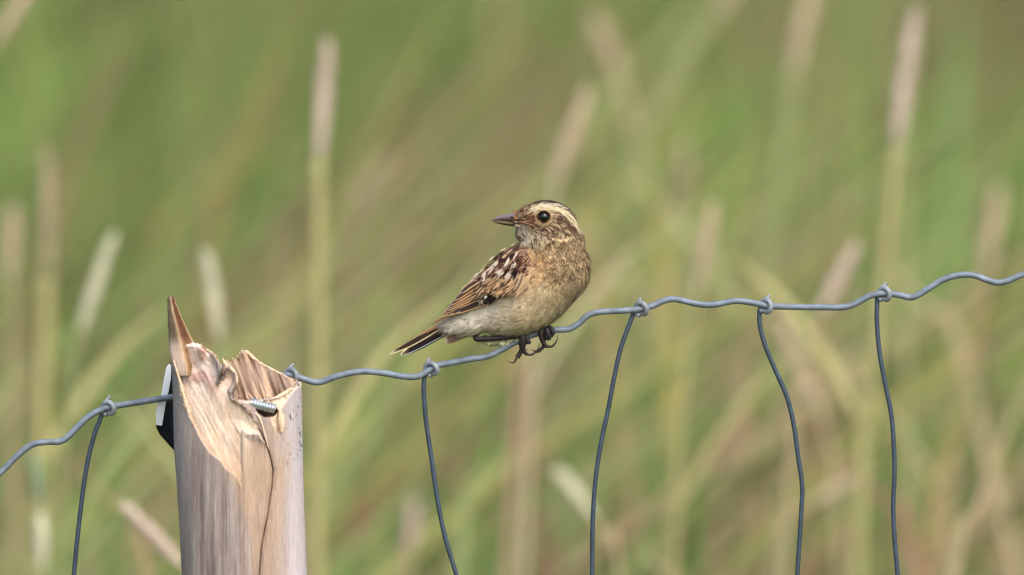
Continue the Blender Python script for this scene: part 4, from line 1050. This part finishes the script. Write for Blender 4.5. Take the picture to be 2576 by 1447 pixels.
m.tube(up_, np.sin(np.linspace(.2, math.pi - .2, 30)) * 1.2 + .3, 8, lin((214, 192, 140)))
m.build("eye_ring", M_feather, e1, BO, world=PD)

# ---- bill
bz = -16.0
def mandible(name, top, bot, halfw, colt, colb):
    n = 26; t = np.linspace(0, 1, n)
    T_, B_ = spline(top, n), spline(bot, n); hw = np.interp(t, *np.array(halfw).T)
    a = np.linspace(0, 2 * math.pi, 20, endpoint=False)
    cy = (T_[:, 1] + B_[:, 1]) / 2; ry = np.maximum((B_[:, 1] - T_[:, 1]) / 2, .15); cx = (T_[:, 0] + B_[:, 0]) / 2
    G = np.stack([cx[:, None] + 0 * a[None], cy[:, None] - ry[:, None] * np.cos(a)[None], bz + hw[:, None] * np.sin(a)[None]], -1)
    k = (.5 - .5 * np.cos(a))[None, :, None]
    C = lin(colt) * (1 - k) + lin(colb) * k; C = C * np.ones((n, 1, 1))
    m = MB(); m.grid(G, C, wrap=True)
    return m
m = mandible("u", [(1236.5, 554.5), (1243, 548.5), (1256, 543), (1270, 539.5), (1286, 537), (1306, 536)], [(1236.5, 555.5), (1247, 555), (1262, 555.5), (1277, 556.5), (1296, 559), (1312, 562)], [(0, .3), (.2, 3.2), (.6, 7.5), (1, 13)], (118, 106, 116), (78, 64, 48))
for sg in (-1, 1):
    m.tube(np.array([(1283, 545.6, bz + sg * 9.3), (1288, 546.6, bz + sg * 10.3), (1293, 547.6, bz + sg * 11.2)]), [.8, 2.1, .9], 8, lin((34, 18, 22)))
bill = m.build("bill", M_bill, bird, BO, world=PD)
m = mandible("l", [(1239, 555.6), (1248, 556), (1262, 556.6), (1277, 557.6), (1296, 560), (1312, 563)], [(1239, 556.6), (1248, 561.5), (1260, 565), (1277, 568), (1296, 571), (1312, 575)], [(0, .3), (.2, 2.8), (.6, 6.6), (1, 12)], (98, 82, 46), (46, 30, 28))
m.build("lower_mandible", M_bill, bill, BO, world=PD)
gp = spline([(1290, 558.5), (1308, 560), (1326, 564), (1346, 571)], 20)
m = MB(); gzz = frontz(gp[:, 0], gp[:, 1]); gzz = np.minimum(gzz, np.interp(gp[:, 0], [1290, 1312, 1325], [bz - 11, bz - 14, 0]))
m.tube(np.column_stack([gp, gzz - 2.6]), np.linspace(1.8, .9, 20), 8, lin((104, 60, 52)))
m.tube(np.column_stack([gp[:, 0], gp[:, 1] - 1.8, gzz - 3.0]), np.linspace(1.0, .5, 20), 6, lin((196, 150, 112)))
m.build("gape", M_bill, bill, BO, world=PD)
# rictal bristles and forehead fringe overlapping the bill base
m = MB()
for q in range(70):
    y0 = rng.uniform(533, 571); x0 = 1302 + rng.normal(0, 3); z0 = bz + rng.uniform(-22, 22) 
    x1 = x0 - rng.uniform(6, 15) * (1 if y0 < 548 else .7); y1 = y0 + rng.uniform(-3, 2)
    m.tube(np.array([(x0 + 6, y0, z0), ((x0 + x1) / 2, (y0 + y1) / 2 - 1.2, z0 * 1.03), (x1, y1, z0)]), [1.1, .8, .25], 4, lin((176, 132, 90)) * rng.uniform(.7, 1.2) if y0 < 556 else lin((200, 180, 156)))
m.build("bristles", M_feather, bill, BO, world=PD)

# ---- legs, toes, claws
DK = lin((44, 38, 42)); DKB = lin((40, 30, 29)); CLW = lin((40, 22, 20))
def scaly(m, pts, r, colr, n=None):
    pts = np.asarray(pts, float); r = [q * 1.18 for q in r]; n = n or max(16, int(np.linalg.norm(np.diff(pts, axis=0), axis=1).sum() / 1.6))
    q = spline(pts, n); rr_ = np.interp(np.linspace(0, 1, n), np.linspace(0, 1, len(r)), r)
    rr_ = rr_ * (1 + .07 * np.sin(np.arange(n) * 1.9)); m.tube(q, rr_, 10, colr * (1 + .15 * noise(np.arange(n) * .4, np.zeros(n), r[0]))[:, None])
def foot(tarsus, toes, claws, tr):
    m = MB(); scaly(m, tarsus, tr, DK)
    leg = m.build("leg", M_skin, bird, BO, world=PD)
    for tp, r in toes:
        m = MB(); scaly(m, tp, r, DKB if len(tp) > 4 else DK); m.build("toe", M_skin, leg, BO, world=PD)
    for cp, r in claws:
        m = MB(); q = spline(cp, 26); rr_ = r * (1 - np.linspace(0, 1, 26) ** 1.3) + .22; m.tube(q, rr_, 8, CLW, flat=.8)
        m.build("claw", M_bill, leg, BO, world=PD)
foot([(1216, 826, 10), (1204, 838, 2), (1197, 849, -10), (1204, 853, -15), (1235, 852, -16), (1270, 849, -17), (1300, 844, -17), (1316, 841, -14)],
     [([(1300, 846, -12), (1309, 840, -16), (1314, 851, -20), (1313, 868, -18), (1312, 881, -12), (1307, 890, -10), (1301, 900, -10)], [4.6, 6.0, 6.8, 6.4, 5.0, 5.2, 5.6]),
      ([(1306, 842, -14), (1315, 846, -20), (1318, 860, -20), (1316, 874, -16), (1319, 885, -14), (1326, 892, -14)], [4.2, 6.0, 6.0, 5.2, 4.4, 4.0]),
      ([(1314, 841, -10), (1323, 846, -16), (1328, 856, -18), (1331, 865, -16)], [4.4, 5.2, 5.2, 4.6]),
      ([(1312, 842, -4), (1306, 848, 6), (1306, 862, 13), (1314, 872, 8)], [4.4, 5, 4.4, 3.4])],
     [([(1300, 900, -10), (1293, 912, -10), (1284, 912, -10), (1274, 905, -10)], 3.0), ([(1324, 891, -14), (1336, 892.5, -14), (1347.5, 886, -14), (1354.5, 875, -14), (1357, 861, -14)], 4.0),
      ([(1314, 872, 8), (1322, 880, 2), (1330, 878, -2)], 2.6)], [4.4, 5.6, 6.2, 6.0, 5.6, 6.0, 7.0, 7.6])
foot([(1352, 800, 8), (1362, 814, 4), (1370, 824, -4), (1375, 828, -8)],
     [([(1366, 822, -8), (1362, 834, -16), (1361, 847, -16), (1365.5, 859, -12), (1371, 869, -10), (1379, 872, -10)], [4.6, 6.2, 5.6, 5.2, 4.8, 4.0]),
      ([(1374, 822, -8), (1376, 832, -18), (1380, 844, -16), (1381, 855, -12)], [5, 6.2, 5.8, 4.6]),
      ([(1380, 822, -6), (1388, 829, -15), (1391, 838, -14), (1386, 847, -12)], [4.6, 5.4, 5.0, 4.0]),
      ([(1371, 868, -6), (1362, 877, -6), (1353.5, 884, -6), (1347, 884, -6)], [4.2, 4.2, 3.6, 2.6]),
      ([(1370, 824, 4), (1366, 832, 12), (1368, 844, 13), (1372, 856, 6)], [4.4, 4.6, 4.4, 3.6])],
     [([(1377, 872, -10), (1388, 871.5, -10), (1397, 863.5, -10), (1402, 852, -10), (1402.6, 840.5, -10)], 4.2), ([(1348, 884, -6), (1340, 881.5, -6), (1335, 873.5, -6)], 2.2)], [6, 6, 6, 6])
# ------------------------------------------------------------------ the meadow goes on to both sides
N = 70000
ty = .9 + 10.5 * rng.random(N) ** .9
tx = rng.choice([-1.0, 1.0], N) * (.50 + .10 * ty + 3.2 * rng.random(N) ** 1.2)
cxq = np.round(tx / cell) * cell; cyq = np.round(ty / (cell * 3)) * cell * 3
col = patch_color(cxq, cyq, N) * rng.uniform(.8, 1.2, N)[:, None]
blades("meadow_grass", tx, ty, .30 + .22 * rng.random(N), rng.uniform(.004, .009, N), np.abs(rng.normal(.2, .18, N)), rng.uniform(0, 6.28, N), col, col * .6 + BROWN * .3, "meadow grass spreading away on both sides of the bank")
N = 1600
ty = rng.uniform(2.3, 6.5, N); tx = rng.choice([-1.0, 1.0], N) * (.5 + .09 * ty + 2.4 * rng.random(N))
pal = np.array([GREEN, GREEN * .6, BRIGHT, BRIGHT, OLIVE, YELLOW, TAN, lin((170, 180, 130)), lin((190, 160, 136))])
col = pal[rng.integers(0, len(pal), N)]
blades("meadow_leaves", tx, ty, np.clip(CAM[2] - (ty - CAMY) * math.tan(PITCH) + rng.uniform(-.2, .12, N) - hill(tx, ty), .3, 1.2), rng.uniform(.004, .009, N), np.abs(rng.normal(.12, .12, N)), rng.uniform(0, 6.28, N), col, col * .8, "broad leaves scattered through the outer meadow")
print("built")
